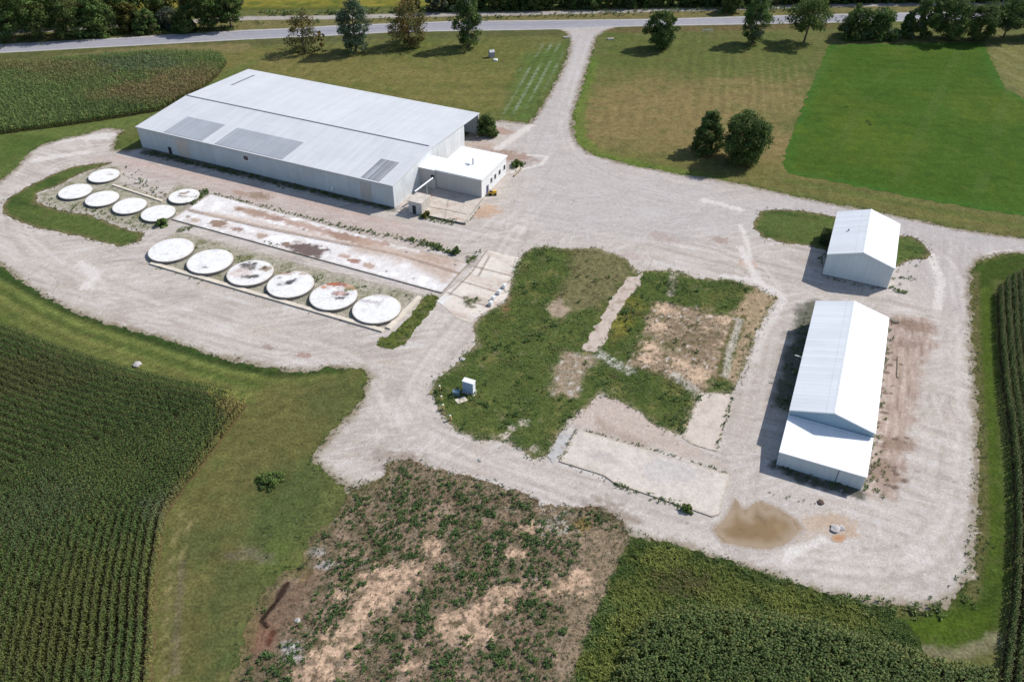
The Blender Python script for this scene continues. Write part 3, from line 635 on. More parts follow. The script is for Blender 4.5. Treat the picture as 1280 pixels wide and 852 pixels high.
# rough weedy field in the foreground
G6 = [(436, 613), (463.6, 604), (480, 592), (487, 575), (514, 574), (540, 585), (592.5, 597), (639, 611), (667, 620.5), (678, 632), (721, 634), (741, 632), (764, 640), (778, 652), (787, 671), (780, 693), (764, 724), (741, 779), (721, 825.6), (716, 860), (712, 920), (270, 920), (286, 855), (300, 825), (304, 787), (331, 755), (358, 724), (377.6, 704.5), (386, 672), (409, 657.7), (424.5, 638)]
G6[G6.index((331, 755))] = (322, 752); G6[G6.index((358, 724))] = (348, 720)
TAN = [((470, 722), 1.7, 1.3), ((488, 730), 2.6, 1.4), ((505, 715), 1.5, 1.6), ((462, 748), 1.7, 1.2), ((478, 755), 1.3, 1.2), ((432, 790), 2.0, 1.2), ((415, 822), 2.6, 1.2), ((400, 838), 2.2, 1.3), ((580, 782), 2.4, 1.3), ((600, 790), 1.5, 1.3), ((565, 778), 1.6, 1.4), ((715, 728), 1.9, 1.3), ((728, 722), 1.1, 1.2), ((537, 680), 1.1, 1.5), ((548, 692), 1.0, 1.2), ((590, 765), 1.2, 1.6), ((632, 740), 1.2, 2.0), ((620, 755), 1.3, 1.6), ((645, 690), 1.0, 1.5), ((690, 740), 1.0, 1.4), ((425, 742), 1.2, .7), ((452, 765), 1.5, 1), ((512, 835), 1.3, 1.2), ((660, 660), .9, 2)]
def rough_col(V, e):
    p = Paint(V, S(136, 117, 96)); p.noise(S(100, 96, 66), 4, .0, .6, 1, .65).noise(S(176, 150, 128), 4, .0, .6, 2, .75).noise(S(150, 138, 122), 2, .1, .6, 6, .6).noise(S(74, 84, 48), 3.0, .15, .7, 3, .7)
    p.noise(S(104, 84, 66), 1.4, .2, .6, 4, .6)
    p.poly([(300, 760), (340, 740), (380, 720), (400, 700), (380, 760), (350, 800), (330, 830), (300, 850)], S(120, 98, 80), .7, feather=1, rag=1)
    p.poly([(304, 778), (325, 770), (345, 790), (335, 812), (310, 818), (298, 805)], S(138, 104, 84), .8, feather=1.2, rag=1.4)
    p.line([(390, 712), (375, 728)], .25, S(120, 104, 66), .7)
    p.poly([(735, 650), (790, 670), (775, 710), (745, 780), (725, 850), (690, 860), (705, 790), (725, 720)], S(148, 130, 106), .75, feather=1.5, rag=1.5)
    p.poly([(480, 575), (560, 585), (670, 620), (660, 632), (560, 605), (500, 600), (455, 640), (440, 620)], S(142, 124, 102), .8, feather=1, rag=1)
    br = sstep(-.35, .15, fbm(V[:, 0], V[:, 1], 1.3, 4, 88))
    for px, r, asp in TAN: p.mix(S(208, 176, 148), .95 * br * p.blobw(px, r, asp=asp, ang=10, rag=1.3, seed=int(px[0]) % 50, soft=.6))
    for px, r in (((697, 650), 2.0), ((705, 662), 1.2), ((688, 660), 1.2)): p.blob(px, r, S(190, 182, 166), .75 * sstep(-.2, .3, fbm(V[:, 0], V[:, 1], .8, 3, 4)), rag=1.1, asp=1.4, seed=int(px[0]))
    p.blob((728, 655), 1.2, S(150, 126, 66), .8, rag=.8)
    for px in ((412, 650), (395, 690), (408, 706), (365, 812), (368, 822), (362, 806), (350, 700)): p.blob(px, .7, S(186, 178, 172), .8, rag=.9, asp=1.8, seed=px[0])
    p.mix(S(112, 106, 68), .7 * (1 - sstep(.2, 2.5, e + 1.2 * fbm(V[:, 0], V[:, 1], 3, 3, 9))) * (V[:, 0] < -18))
    p.line([(359, 729), (352, 741), (344, 754), (334, 766), (327, 776), (333, 783)], .3, S(56, 44, 36), 1.0, rag=.4, soft=.4); p.line([(357, 732), (350, 744)], .5, S(64, 50, 42), .9, rag=.4); p.line([(341, 790), (336, 803)], .4, S(96, 62, 48), .9, rag=.5)
    p.value(1.3, .2, 20).value(.5, .24, 21, oct=2); return p.c
sheet('rough_soil', G6, .028, rough_col, M['soil'], res=.2, jag=.9, jsc=1.6)
G7 = [(787, 671), (804.6, 675), (827.6, 676), (857, 686), (896.6, 698), (939, 712.6), (982, 726), (1038, 744), (1080, 755), (1112, 760), (1150, 800), (1160, 830), (1150, 930), (710, 930), (716, 860), (721, 826), (741, 779), (764, 724), (780, 693)]
sheet('weedy_soil', G7, .026, lambda V, e: Paint(V, S(58, 70, 32)).noise(S(96, 92, 56), 4, .1, .7, 3, .6).noise(S(44, 58, 26), 5, 0, .6, 5, .7).value(1, .22, 4).c, M['soil'], res=.3, jag=1.3, jsc=2.4)

# muddy puddle with a wet rim
PUD = [(919, 622), (926, 632), (931, 646), (938, 634), (944, 626), (950, 630), (956, 640), (970, 636), (978, 644), (990, 650), (998, 664), (980, 680), (960, 685), (935, 683), (905, 676), (895, 662), (906, 650), (914, 636)]
sheet('puddle_rim', [(916, 618), (930, 632), (950, 622), (975, 632), (1000, 648), (1010, 662), (992, 678), (965, 690), (935, 688), (900, 681), (884, 660), (903, 645)], .020, lambda V, e: Paint(V, S(168, 146, 120)).noise(S(142, 120, 96), 2, 0, .5, 3, .7).mix(S(194, 182, 172), 1 - sstep(0, 1.0, e)).value(.8, .1, 4).c, M['gravel'], res=.2, jag=.5, jsc=2)
sheet('puddle', PUD, .028, lambda V, e: Paint(V, S(148, 121, 84)).noise(S(164, 138, 100), 3, 0, .6, 3, .7).noise(S(122, 98, 68), 2.4, .1, .6, 8, .6).mix(S(176, 155, 128), .9 * (1 - sstep(0, 1.9, e + .5 * fbm(V[:, 0], V[:, 1], 1.5, 3, 6)))).c, M['muddy_water'], res=.2, jag=.35, jsc=2)

# ================================================================== SITE FRAMES
O_W = np.array([-26.521, 159.981]); RZ_W = R(-23.814)
def UW(u, w):
    c, s = math.cos(RZ_W), math.sin(RZ_W); return np.array([O_W[0] + u * c - w * s, O_W[1] + u * s + w * c])
def to_uw(p):
    c, s = math.cos(RZ_W), math.sin(RZ_W); d = np.asarray(p[:2]) - O_W; return d[0] * c + d[1] * s, -d[0] * s + d[1] * c
def UWs(l): return np.array([UW(*p) for p in l])

# ------------------------------------------------------------------ slabs
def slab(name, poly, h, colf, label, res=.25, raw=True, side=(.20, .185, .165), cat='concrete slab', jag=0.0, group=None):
    """raised concrete: painted top sheet and a vertical edge, one mesh"""
    poly = poly if raw else P2(poly)
    a = sum(poly[i][0] * poly[(i + 1) % len(poly)][1] - poly[(i + 1) % len(poly)][0] * poly[i][1] for i in range(len(poly)))
    if a < 0: poly = poly[::-1]
    o = sheet(name, poly, h, colf, M['concrete'], res=res, jag=jag, raw=True)
    me = o.data; n0 = len(me.vertices)
    V = np.zeros(n0 * 3, np.float32); me.vertices.foreach_get('co', V); V = V.reshape(-1, 3)
    cl = np.zeros(n0 * 4, np.float32); me.color_attributes['col'].data.foreach_get('color', cl); cl = cl.reshape(-1, 4)[:, :3]
    quads = [p.vertices[:] for p in me.polygons if len(p.vertices) == 4]; tris = [p.vertices[:] for p in me.polygons if len(p.vertices) == 3]
    ring = []
    for i in range(len(poly)):
        p, q = poly[i], poly[(i + 1) % len(poly)]; k = max(1, int(np.hypot(*(q - p)) / .6))
        ring += [p + (q - p) * j / k for j in range(k)]
    ring = np.array(ring); m = len(ring)
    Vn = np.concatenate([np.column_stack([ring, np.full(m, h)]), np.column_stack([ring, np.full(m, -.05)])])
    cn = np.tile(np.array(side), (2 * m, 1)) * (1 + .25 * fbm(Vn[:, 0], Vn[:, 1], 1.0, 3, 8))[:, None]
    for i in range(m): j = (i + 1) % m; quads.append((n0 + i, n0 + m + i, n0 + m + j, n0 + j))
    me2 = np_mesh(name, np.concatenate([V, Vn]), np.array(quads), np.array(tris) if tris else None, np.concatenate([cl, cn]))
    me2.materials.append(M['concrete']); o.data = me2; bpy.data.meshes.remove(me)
    del o['kind']
    return tag(o, label, cat, group)

def slab_long(V, e):
    p = Paint(V, S(228, 222, 218, .82)); p.noise(S(206, 190, 178), 5, .0, .7, 1, .7, ang=-24, st=3).noise(S(242, 241, 240, .86), 4, .0, .5, 2, .8)
    p.poly([(440, 300), (590, 328), (556, 352), (505, 330), (440, 316)], S(201, 180, 164), .8, feather=1.5, rag=1.5)
    p.line([(236, 263), (330, 285), (440, 307), (500, 320), (578, 344)], .45, S(168, 146, 130), .85, rag=.5)
    p.line([(236, 265), (330, 287), (440, 309)], .18, S(120, 104, 94), .7, rag=.4)
    p.line([(300, 262), (380, 283), (430, 298), (480, 306)], 1.1, S(176, 138, 116), .75, rag=1.1)
    p.line([(262, 268), (330, 281), (440, 303), (540, 326)], .9, S(206, 184, 166), .6, rag=.9)
    for px, r, asp, c, a in (((385, 313), 2.5, 1.75, S(112, 94, 88), .95), ((358, 306), .9, 1.3, S(140, 112, 96), .9), ((273, 280.5), 1.5, 1.5, S(150, 122, 100), .9), ((297, 287.5), .9, 1.7, S(160, 132, 118), .9), ((327, 296), 1.0, 1.5, S(176, 146, 122), .8),
                             ((245, 276), .8, 1.7, S(190, 166, 144), .8), ((235, 272), .5, 1.2, S(150, 124, 106), .8), ((321, 267), 1.3, 2.2, S(176, 150, 132), .85), ((346, 274.6), .9, 1.8, S(164, 134, 122), .8), ((299, 262), .6, 2, S(140, 110, 88), .7), ((431, 297), 1.5, 2.6, S(166, 136, 118), .85), ((455, 304), 1.2, 2.2, S(186, 158, 140), .7),
                             ((443, 327), 1.0, 1.5, S(166, 116, 96), .9), ((430, 321), .8, 1.8, S(184, 148, 128), .8), ((462, 333), 1.0, 1.5, S(186, 154, 132), .8), ((544, 322), 2.0, 2, S(190, 164, 144), .7), ((500, 305), 1.2, 2.2, S(196, 178, 160), .6)):
        p.blob(px, r, c, a, asp=asp, ang=-24, rag=.75, seed=int(px[0]), soft=.3)
    for px in ((483, 340), (517, 349), (508, 316), (569, 332), (380, 288)): p.blob(px, .28, S(110, 100, 100), .9, rag=.4)
    u = (V - O_W) @ np.array([math.cos(RZ_W), math.sin(RZ_W)])
    j = np.abs(((u + 2) / 6.1) % 1 - .5); p.mix(S(176, 160, 148), .35 * sstep(.485, .497, j))
    p.mix(S(150, 136, 112), .6 * (1 - sstep(0, .5, e + .2 * fbm(V[:, 0], V[:, 1], 1.2, 3, 3))))
    p.value(2, .06, 9).value(.7, .07, 10); return p.c
slab('concrete_slab', UWs([(-41.5, -24.72), (25.1, -24.7), (25.1, -13.3), (-41.5, -12.1)]), .22, slab_long, 'long stained white concrete slab between the big metal shed and the row of six round tanks')
def slab_apron(V, e):
    p = Paint(V, S(226, 214, 201, .8)); p.noise(S(200, 182, 167), 4, -.1, .6, 1, .8, ang=-24, st=3).noise(S(228, 222, 212), 2.5, .15, .6, 2, .7)
    for a, b in (((575, 351), (628, 367)), ((560, 366), (612, 384)), ((592, 333), (640, 345))): p.line([a, b], .22, S(140, 118, 104), .7, rag=.6)
    p.line([(608, 313), (590, 340), (560, 370)], .2, S(140, 124, 110), .7, rag=.6); p.line([(612, 320), (598, 345)], .2, S(140, 124, 110), .7, rag=.6)
    for px, r in (((586, 378), .9), ((594, 375), .7), ((583, 372), .5), ((589, 383), .6)): p.blob(px, r, S(120, 118, 92), .9, asp=1.6, rag=.8)
    p.blob((552, 375), 1.2, S(232, 228, 222), .9, asp=1.8, ang=50); p.blob((596, 396), 1.0, S(224, 216, 206), .9, asp=1.8)
    p.value(1.2, .08, 9).value(.6, .08, 10); return p.c
slab('concrete_apron', [(608, 312.5), (651, 323), (640, 346), (634, 371), (614, 386), (598, 395), (588, 404), (572, 398), (545, 376), (557, 366), (584, 345)], .03, slab_apron, 'cracked concrete apron at the right end of the long stained slab', raw=False, jag=.3, cat='concrete apron')
def slab_near(V, e):
    p = Paint(V, S(217, 206, 194, .77)); p.noise(S(198, 186, 174, .76), 3, -.1, .6, 1, .7).noise(S(224, 214, 202), 3, .1, .6, 2, .6)
    p.blob((752, 571), 1.2, S(190, 180, 174), .7, asp=2.2, ang=-20); p.blob((712, 555), .5, S(196, 196, 168), .6); p.blob((838, 590), 3, S(200, 194, 190), .6, asp=1.6)
    p.mix(S(190, 176, 158), .6 * (1 - sstep(0, .45, e + .25 * fbm(V[:, 0], V[:, 1], 1, 3, 3)))); p.value(1.2, .05, 9).value(.6, .05, 10); return p.c
slab('concrete_slab', [(721, 536.6), (699, 577), (755, 594.5), (768, 604), (890, 646), (899, 643), (912.8, 593.5)], .14, slab_near, 'pale rectangular concrete slab beside the foreground gravel bend, left of the muddy puddle', raw=False, res=.2)
slab('concrete_slab', [(875, 490.7), (914.6, 492), (907.6, 520), (895, 564), (869.6, 557), (852.7, 547), (865, 517)], .06, lambda V, e: slab_near(V, e) * np.array([.98, .955, .93]), 'worn grey concrete pad between the weedy ruins and the long white barn', raw=False, res=.2, jag=.3)
slab('concrete_path', [(783, 347), (803, 343), (798, 358), (775, 388), (752, 432), (742, 441), (728, 437), (735, 420), (757, 388), (772, 362)], .07, lambda V, e: Paint(V, S(206, 190, 176)).noise(S(170, 152, 134), 2, 0, .5, 3, .8).value(.8, .12, 4).c, 'narrow broken concrete path running through the weedy ruins', raw=False, res=.2, jag=.9, cat='concrete path')
slab('concrete_path', [(700, 540), (714, 543), (700, 570), (690, 578), (684, 570)], .05, lambda V, e: Paint(V, S(196, 192, 188)).noise(S(160, 156, 140), 1.5, 0, .5, 3, .8).value(.8, .1, 4).c, 'short grey concrete strip along the left end of the foreground slab', raw=False, res=.2, jag=.3, cat='concrete path')
def slab_dock(V, e):
    p = Paint(V, S(216, 204, 190)); p.noise(S(196, 176, 160), 3, -.1, .6, 1, .7).noise(S(190, 140, 120), 2, .25, .6, 2, .6).noise(S(232, 226, 216), 2, .1, .6, 5, .6)
    p.line([(537, 261), (560, 265), (583, 270)], .15, S(110, 100, 92), .8, rag=.4); p.line([(560, 252), (556, 276)], .1, S(130, 118, 108), .6, rag=.4)
    p.value(.8, .1, 4); return p.c
slab('concrete_platform', UWs([(7.05, -.25), (17.3, .2), (16.2, 11.95), (4.3, 11.55), (4.3, 4.0), (7.05, 4.0)]), .45, slab_dock, 'low cracked concrete platform in front of the flat-roofed office', cat='concrete platform', res=.2)
def kerb(pts, wid, h, label, mat='kerb'):
    """straight kerb with chipped top, world points"""
    g = G(); a, b = np.array(pts[0]), np.array(pts[1]); L = np.hypot(*(b - a)); n = max(2, int(L / 3))
    for i in range(n): g.box(L * i / n + .012, L * (i + 1) / n - .012, -wid / 2 + random.uniform(-.02, .02), wid / 2 + random.uniform(-.02, .02), -.05, h + random.uniform(-.02, .02))
    o = g.build('concrete_kerb', M[mat]); o.location = (a[0], a[1], 0); o.rotation_euler = (0, 0, math.atan2(b[1] - a[1], b[0] - a[0]))
    return tag(o, label, 'kerb')
kerb((UW(-33, -39.9), UW(21, -39.5)), .85, .3, 'long straight pale kerb along the near side of the row of six round tanks')
kerb((UW(21.4, -38.6), UW(21.9, -27.6)), .95, .32, 'short pale kerb closing off the right end of the row of six round tanks')
kerb((at(141, 231.5)[:2], at(203, 252)[:2]), .55, .25, 'pale kerb beyond the four small round tanks on the left')
kerb((UW(17.5, .3), UW(16.6, 11.2)), .3, .5, 'low concrete kerb along the right side of the office platform', 'conc_plain')

# ------------------------------------------------------------------ round tanks
def tank(px, r, h, stains, label, group):
    c = at(px[0], px[1], h)[:2]
    t = empty('round_tank', (c[0], c[1], 0), 0, label, 'tank', group)
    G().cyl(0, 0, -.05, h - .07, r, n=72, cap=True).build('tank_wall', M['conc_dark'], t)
    nr, na = 34, 96; V = [(0, 0, h + .05)]; 
    rr = list(np.linspace(0, r * .985, nr)[1:])
    for q in rr:
        for k in range(na): a = 2 * math.pi * k / na; V.append((q * math.cos(a), q * math.sin(a), h + .05 * (1 - (q / r) ** 2)))
    q = r * 1.0
    for z in (h - .02, h - .09):
        for k in range(na): a = 2 * math.pi * k / na; V.append((q * math.cos(a), q * math.sin(a), z))
    V = np.array(V); nR = len(rr) + 2; quads = []; tris = [(0, 1 + k, 1 + (k + 1) % na) for k in range(na)]
    for i in range(nR - 1):
        for k in range(na): j = (k + 1) % na; b = 1 + i * na; quads.append((b + k, b + na + k, b + na + j, b + j))
    W = V[:, :2] + c; p = Paint(W, S(236, 234, 231, .84)); s0 = int(abs(px[0]))
    p.noise(S(216, 211, 205, .82), 2.2, .0, .7, s0, .5).noise(S(206, 195, 184, .8), 1.0, .25, .7, s0 + 3, .5)
    rad = np.hypot(V[:, 0], V[:, 1]) / r
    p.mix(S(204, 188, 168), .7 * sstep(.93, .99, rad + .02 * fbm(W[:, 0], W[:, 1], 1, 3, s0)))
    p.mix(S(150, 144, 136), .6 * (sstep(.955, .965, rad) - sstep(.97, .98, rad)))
    for (sx, sy), sr, asp, col, am, ang in stains: p.blob((px[0] + sx, px[1] + sy), sr * 1.6, S(*[.5 * q + 100 for q in col]), am * .35, asp=asp, ang=ang, rag=.9, soft=.8, seed=int(sx * 5 + 90)); p.blob((px[0] + sx, px[1] + sy), sr, S(*col), am * .9, asp=asp, ang=ang, rag=.8, soft=.3, seed=int(sx * 3 + 60))
    p.value(.6, .05, s0 + 7)
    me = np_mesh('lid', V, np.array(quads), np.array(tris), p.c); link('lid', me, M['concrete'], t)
    return t
DK = (62, 50, 46); BR = (130, 88, 60); RD = (142, 66, 44); MO = (150, 128, 96); GR = (96, 104, 44)
BIG = [((213.7, 311.9), [], 'clean white round tank at the far left end of the row of six'),
       ((262.4, 326.1), [((-6, 12), .35, 1.5, DK, .6, 0), ((8, -10), .5, 2, (210, 208, 210), .6, 0)], 'nearly clean white round tank, second from the left in the row of six'),
       ((312.6, 340.4), [((-4, -5), .8, 1.5, DK, .9, 60), ((2, -2), .9, 1.2, (92, 78, 66), .9, 40), ((-9, -6), .4, 1.3, DK, .9, 0), ((6, -7), .45, 1.4, DK, .9, 30), ((-12, 2), .4, 1.2, BR, .8, 0), ((20, -1), 1.0, 1.1, MO, .9, 0), ((19, -2), .45, 1.2, DK, .8, 0), ((-4, 9), .55, 2.2, DK, .9, -10), ((5, 9), .55, 2, DK, .9, 10), ((-12, 4), 1.6, 1.3, (226, 204, 194), .7, 0)], 'white round tank with a flower-shaped cluster of black stains on its lid'),
       ((363, 354.9), [((1, 1), .55, 2.4, (58, 58, 66), .95, 40), ((-1, 3), .4, 1.4, (70, 66, 66), .9, 0), ((-13, 4), .5, 1.1, (140, 134, 134), .8, 0), ((-6, -11), .9, 1.8, (182, 142, 112), .85, -10), ((-2, -11), .35, 1.4, DK, .8, 0), ((-13, -4), .35, 1.2, (150, 140, 140), .8, 0), ((17, -9), .45, 1.6, (190, 164, 146), .8, 0)], 'white round tank with one dark smear amid its lid, fourth from the left'),
       ((416.8, 369.6), [((4, -12), 1.3, 1.8, RD, .95, -15), ((-1, -13), 1.0, 1.4, (192, 110, 70), .8, 0), ((-12, -7), .45, 1.2, (206, 140, 104), .9, 0), ((22, -5), .7, 2.4, GR, .95, 25), ((4, 1), .65, 1.2, DK, .95, 0), ((15, 2), .6, 1.1, DK, .95, 0), ((9, 1), .8, 1.4, (214, 176, 164), .8, 0), ((8, 7), .4, 2.2, DK, .9, 15), ((24, -8), 1.0, 1.4, (196, 148, 110), .7, 0)], 'white round tank with a red-brown rust patch and a green streak on its lid'),
       ((470.7, 385.6), [((-8, -5), .45, 4, (202, 190, 190), .8, -12), ((6, -4), .3, 5, (214, 204, 204), .7, 70), ((4, -13), .5, 5, (210, 198, 194), .6, -10)], 'pinkish white round tank with hairline cracks at the right end of the row of six')]
for px, st, lb in BIG: tank(px, 4.53, .7, st, lb, 'large round tanks in a row by the kerb')
SMALL = [((94.1, 238.9), 3.64, 'leftmost of the four small white round tanks set in a line beyond the grass crescent'), ((127.5, 247.9), 3.64, 'second from the left of the four small white round tanks in a line'), ((161.9, 256.9), 3.64, 'third from the left of the four small white round tanks in a line'), ((197.6, 266), 3.64, 'small white round tank with a leafy weed growing against its right side'),
         ((129.9, 219.1), 3.5, 'small white round tank standing alone beyond the kerb on the far left'), ((230, 244.8), 3.4, 'small white round tank with scattered dark specks at the far corner of the long slab')]
for k, (px, r, lb) in enumerate(SMALL):
    st = [((0, 0), .5, 2, (150, 120, 90), .8, 10), ((-4, 3), .35, 1.4, DK, .7, 0), ((6, -2), .3, 1.3, (110, 90, 70), .8, 0), ((2, 4), .5, 2, (190, 170, 150), .8, 0)] if k == 5 else [((9, 2), .45, 1.5, (200, 180, 160), .7, 0)] if k == 4 else []
    tank(px, r, .58, st, lb, 'small round tanks on the left')

# ================================================================== BUILDINGS
def big_shed():
    t = empty('metal_shed', (O_W[0], O_W[1], 0), RZ_W, 'huge low white metal shed with shallow gabled roof and three grey skylight areas', 'shed')
    L, W, E, Rg, RW = -73.39, 43.3, 5.63, 6.92, 18.38
    zr = lambda w: E + (Rg - E) * w / RW if w < RW else Rg - (Rg - E) * (w - RW) / (W - RW)
    g = G(); d = -.03; bay = -7.5; we = 34.7
    g.prism([(0, -.1), (W, -.1), (W, E + d), (RW, Rg + d), (0, E + d)], L, bay)
    g.prism([(.004, -.1), (we, -.1), (we, zr(we) + d), (RW, Rg + d), (.004, E + d)], bay - .02, 0)
    g.build('wall', M['shed_wall'], t)
    G().prism([(.0, -.1), (we + .003, -.1), (we + .003, zr(we) + d - .01), (RW, Rg + d - .01), (0, E + d - .01)], .003, .03).build('end_wall', M['shed_end'], t)
    r = G(); o = .22; th = .11
    r.prism([(-o, zr(-o)), (RW, Rg), (RW, Rg + th), (-o, zr(-o) + th)], L - .2, .2)
    r.prism([(RW + .004, Rg), (W + o, zr(W + o)), (W + o, zr(W + o) + th), (RW + .004, Rg + th)], L - .2, .2)
    rf = r.build('roof', M['shed_roof'], t)
    G().prism([(RW - .2, Rg + th - .02), (RW + .2, Rg + th - .02), (RW + .13, Rg + th + .13), (RW - .13, Rg + th + .13)], L + .1, -.9).build('ridge_vent', M['ridge'], rf)
    def panel(u0, u1, w0, w1, m, nm):
        k = th + .012
        G().prism([(w0, zr(w0) + k), (w1, zr(w1) + k), (w1, zr(w1) + k + .05), (w0, zr(w0) + k + .05)], u0, u1).build(nm, m, rf)
    panel(-64.85, -53.0, .25, 8.9, M['skylight'], 'skylight'); panel(-49.3, -29.5, .25, 8.75, M['skylight'], 'skylight'); panel(-8.3, -3.5, .3, 9.05, M['skylight_white'], 'skylight')
    panel(-68.9, -68.25, 30.4, 39.9, M['ridge'], 'vent_strip')
    tr = G(); tr.prism([(-o - .05, zr(-o) - .12), (-o - .003, zr(-o) - .12), (-o - .003, zr(-o) + th), (-o - .05, zr(-o) + th)], L - .2, .2); tr.build('gutter', M['steel'], t)
    def wallpatch(u0, u1, z0, z1, m, nm, y=-.045): return G().box(u0, u1, y, .0, z0, z1).build(nm, m, t)
    dd = wallpatch(-64.6, -63.6, 0, 2.1, M['dark'], 'door')
    wallpatch(-61.5, -57.7, 0, 4.95, M['beige'], 'door_or_shading_panel', -.06)
    w_ = wallpatch(-41.0, -39.4, 3.35, 4.75, M['trim'], 'window', -.035); G().box(-40.85, -39.55, -.06, -.036, 3.5, 4.6).build('pane', M['glass'], w_)
    wallpatch(-8.6, -5.7, 0, 4.9, plain('brown_shading', (.43, .42, .40), .6, .3, .1, .5), 'door_or_shading_panel', -.05)  # added panel, no door: its brown tone imitates shading reflections on the wall
    wallpatch(-16.6, -16.2, 1.0, 1.7, M['trim'], 'meter_box', -.25)
    wallpatch(-73.39, 0, -.1, .3, M['conc_dark'], 'footing', -.08)
    G().box(bay + .01, -.31, W - .12, W, -.1, zr(W) - .04).build('back_wall', M['shed_wall'], t)
    b = G(); b.box(-.3, 0, W - .3, W, -.1, zr(W) - .04); b.build('corner_post', M['trim'], t)
    b = G()
    for z in (1.2, 2.6, 4.0): b.box(bay + .01, bay + .25, we + .05, W - .05, z, z + .25)
    b.box(bay, -.3, W - .2, W - .05, 4.6, 4.9); b.build('girt', M['inside'], t)
    return t
big_shed()

def office():
    t = empty('office_building', (*UW(0, 0), 0), RZ_W, 'flat white-roofed office block built against the right end of the metal shed', 'building')
    g = G(); g.box(4.2, 15.85, 12, 25.4, -.1, 4.8); g.build('wall', M['white_wall'], t)
    G().box(4.21, 15.86, 11.965, 11.997, -.1, 4.78).build('front_wall', M['shade_grey_wall'], t)
    G().box(.04, 4.19, 11.7, 18.0, -.1, 4.78).build('link_wall', M['shade_grey_wall'], t)
    r = G(); r.box(4.05, 16.05, 11.8, 25.6, 4.805, 5.0); r.box(.05, 4.045, 11.5, 18.1, 4.80, 4.99)
    rf = r.build('roof', M['white_roof'], t)
    e = G(); 
    e.box(4.05, 16.05, 11.74, 11.797, 4.72, 5.06); e.box(16.053, 16.11, 11.74, 25.6, 4.72, 5.06); e.build('roof_edge', M['trim'], rf)
    for k, w in enumerate((24.3, 21.6, 19.2, 17.1)):
        f = G().box(15.852, 15.90, w - .55, w + .55, 1.75, 3.15).build('window', M['trim'], t); G().box(15.903, 15.93, w - .45, w + .45, 1.85, 3.05).build('pane', M['glass'], f)
    d = G().box(15.852, 15.92, 14.5, 15.5, 0, 2.15).build('door', M['blue'], t); G().box(15.922, 15.95, 14.62, 15.38, 1.1, 1.95).build('pane', M['glass'], d)
    G().box(15.852, 15.95, 12, 25.4, -.1, .25).build('footing', M['conc_plain'], t)
    a = at(591.3, 205.5, 5.0); u, w = to_uw(a); G().cyl(u, w, 4.98, 6.5, .14, n=12).build('vent_pipe', M['ridge'], rf)
    G().box(u - 1.6, u - .6, w - .6, w + .4, 4.98, 5.3).build('roof_hatch', M['trim'], rf)
    G().box(3.1, 3.9, 11.5, 11.697, 2.6, 3.6).build('louvre', M['dark'], t)
    return t
office()
def hut():
    t = empty('pump_hut', (*UW(0, 0), 0), RZ_W, 'small grey hut with flat concrete roof and dark doorway beside the shed corner', 'hut')
    G().box(3.8, 7.0, -.15, 3.9, -.05, 2.85).build('wall', metal_mat('hut_wall', (.55, .55, .54), (.4, .38, .36), .5, .6, ribs=.06), t)
    G().box(3.65, 7.15, -.3, 3.98, 2.853, 3.02).build('roof', plain('hut_roof', (.50, .45, .39), .9, .2, .25, .7), t)
    G().box(4.75, 5.6, -.20, -.152, 0, 2.05).build('door', M['dark'], t)
    G().box(7.002, 7.04, -.1, 3.9, -.05, 2.84).build('side_wall', M['conc_plain'], t)
hut()
g = G(); a = at(518.5, 239.5, 3.1); b = at(541, 222.6, 3.9); g.tube(a, b, .24, .24, 10); g.tube((a[0] * .35 + b[0] * .65, a[1] * .35 + b[1] * .65, .45), (a[0] * .35 + b[0] * .65, a[1] * .35 + b[1] * .65, a[2] * .35 + b[2] * .65), .09); g.tube((b[0], b[1], .45), b, .11)
tag(g.build('overhead_pipe', M['steel']), 'pale steel pipe rising from the hut roof to the office wall', 'pipe')
g = G(); c = UW(1.9, -.4)
for k in range(3): g.tube((c[0] - 1.2 + k * 1.2, c[1] + .3 - k * .3, -.05), (c[0] - 1.2 + k * 1.2, c[1] + .3 - k * .3, 1.0), .05)
g.tube((c[0] - 1.2, c[1] + .3, 1.0), (c[0] + 1.2, c[1] - .3, 1.0), .05); g.tube((c[0] - 1.2, c[1] + .3, .5), (c[0] + 1.2, c[1] - .3, .5), .04)
tag(g.build('pipe_railing', M['steel']), 'short steel pipe railing between the shed corner and the small hut', 'railing')

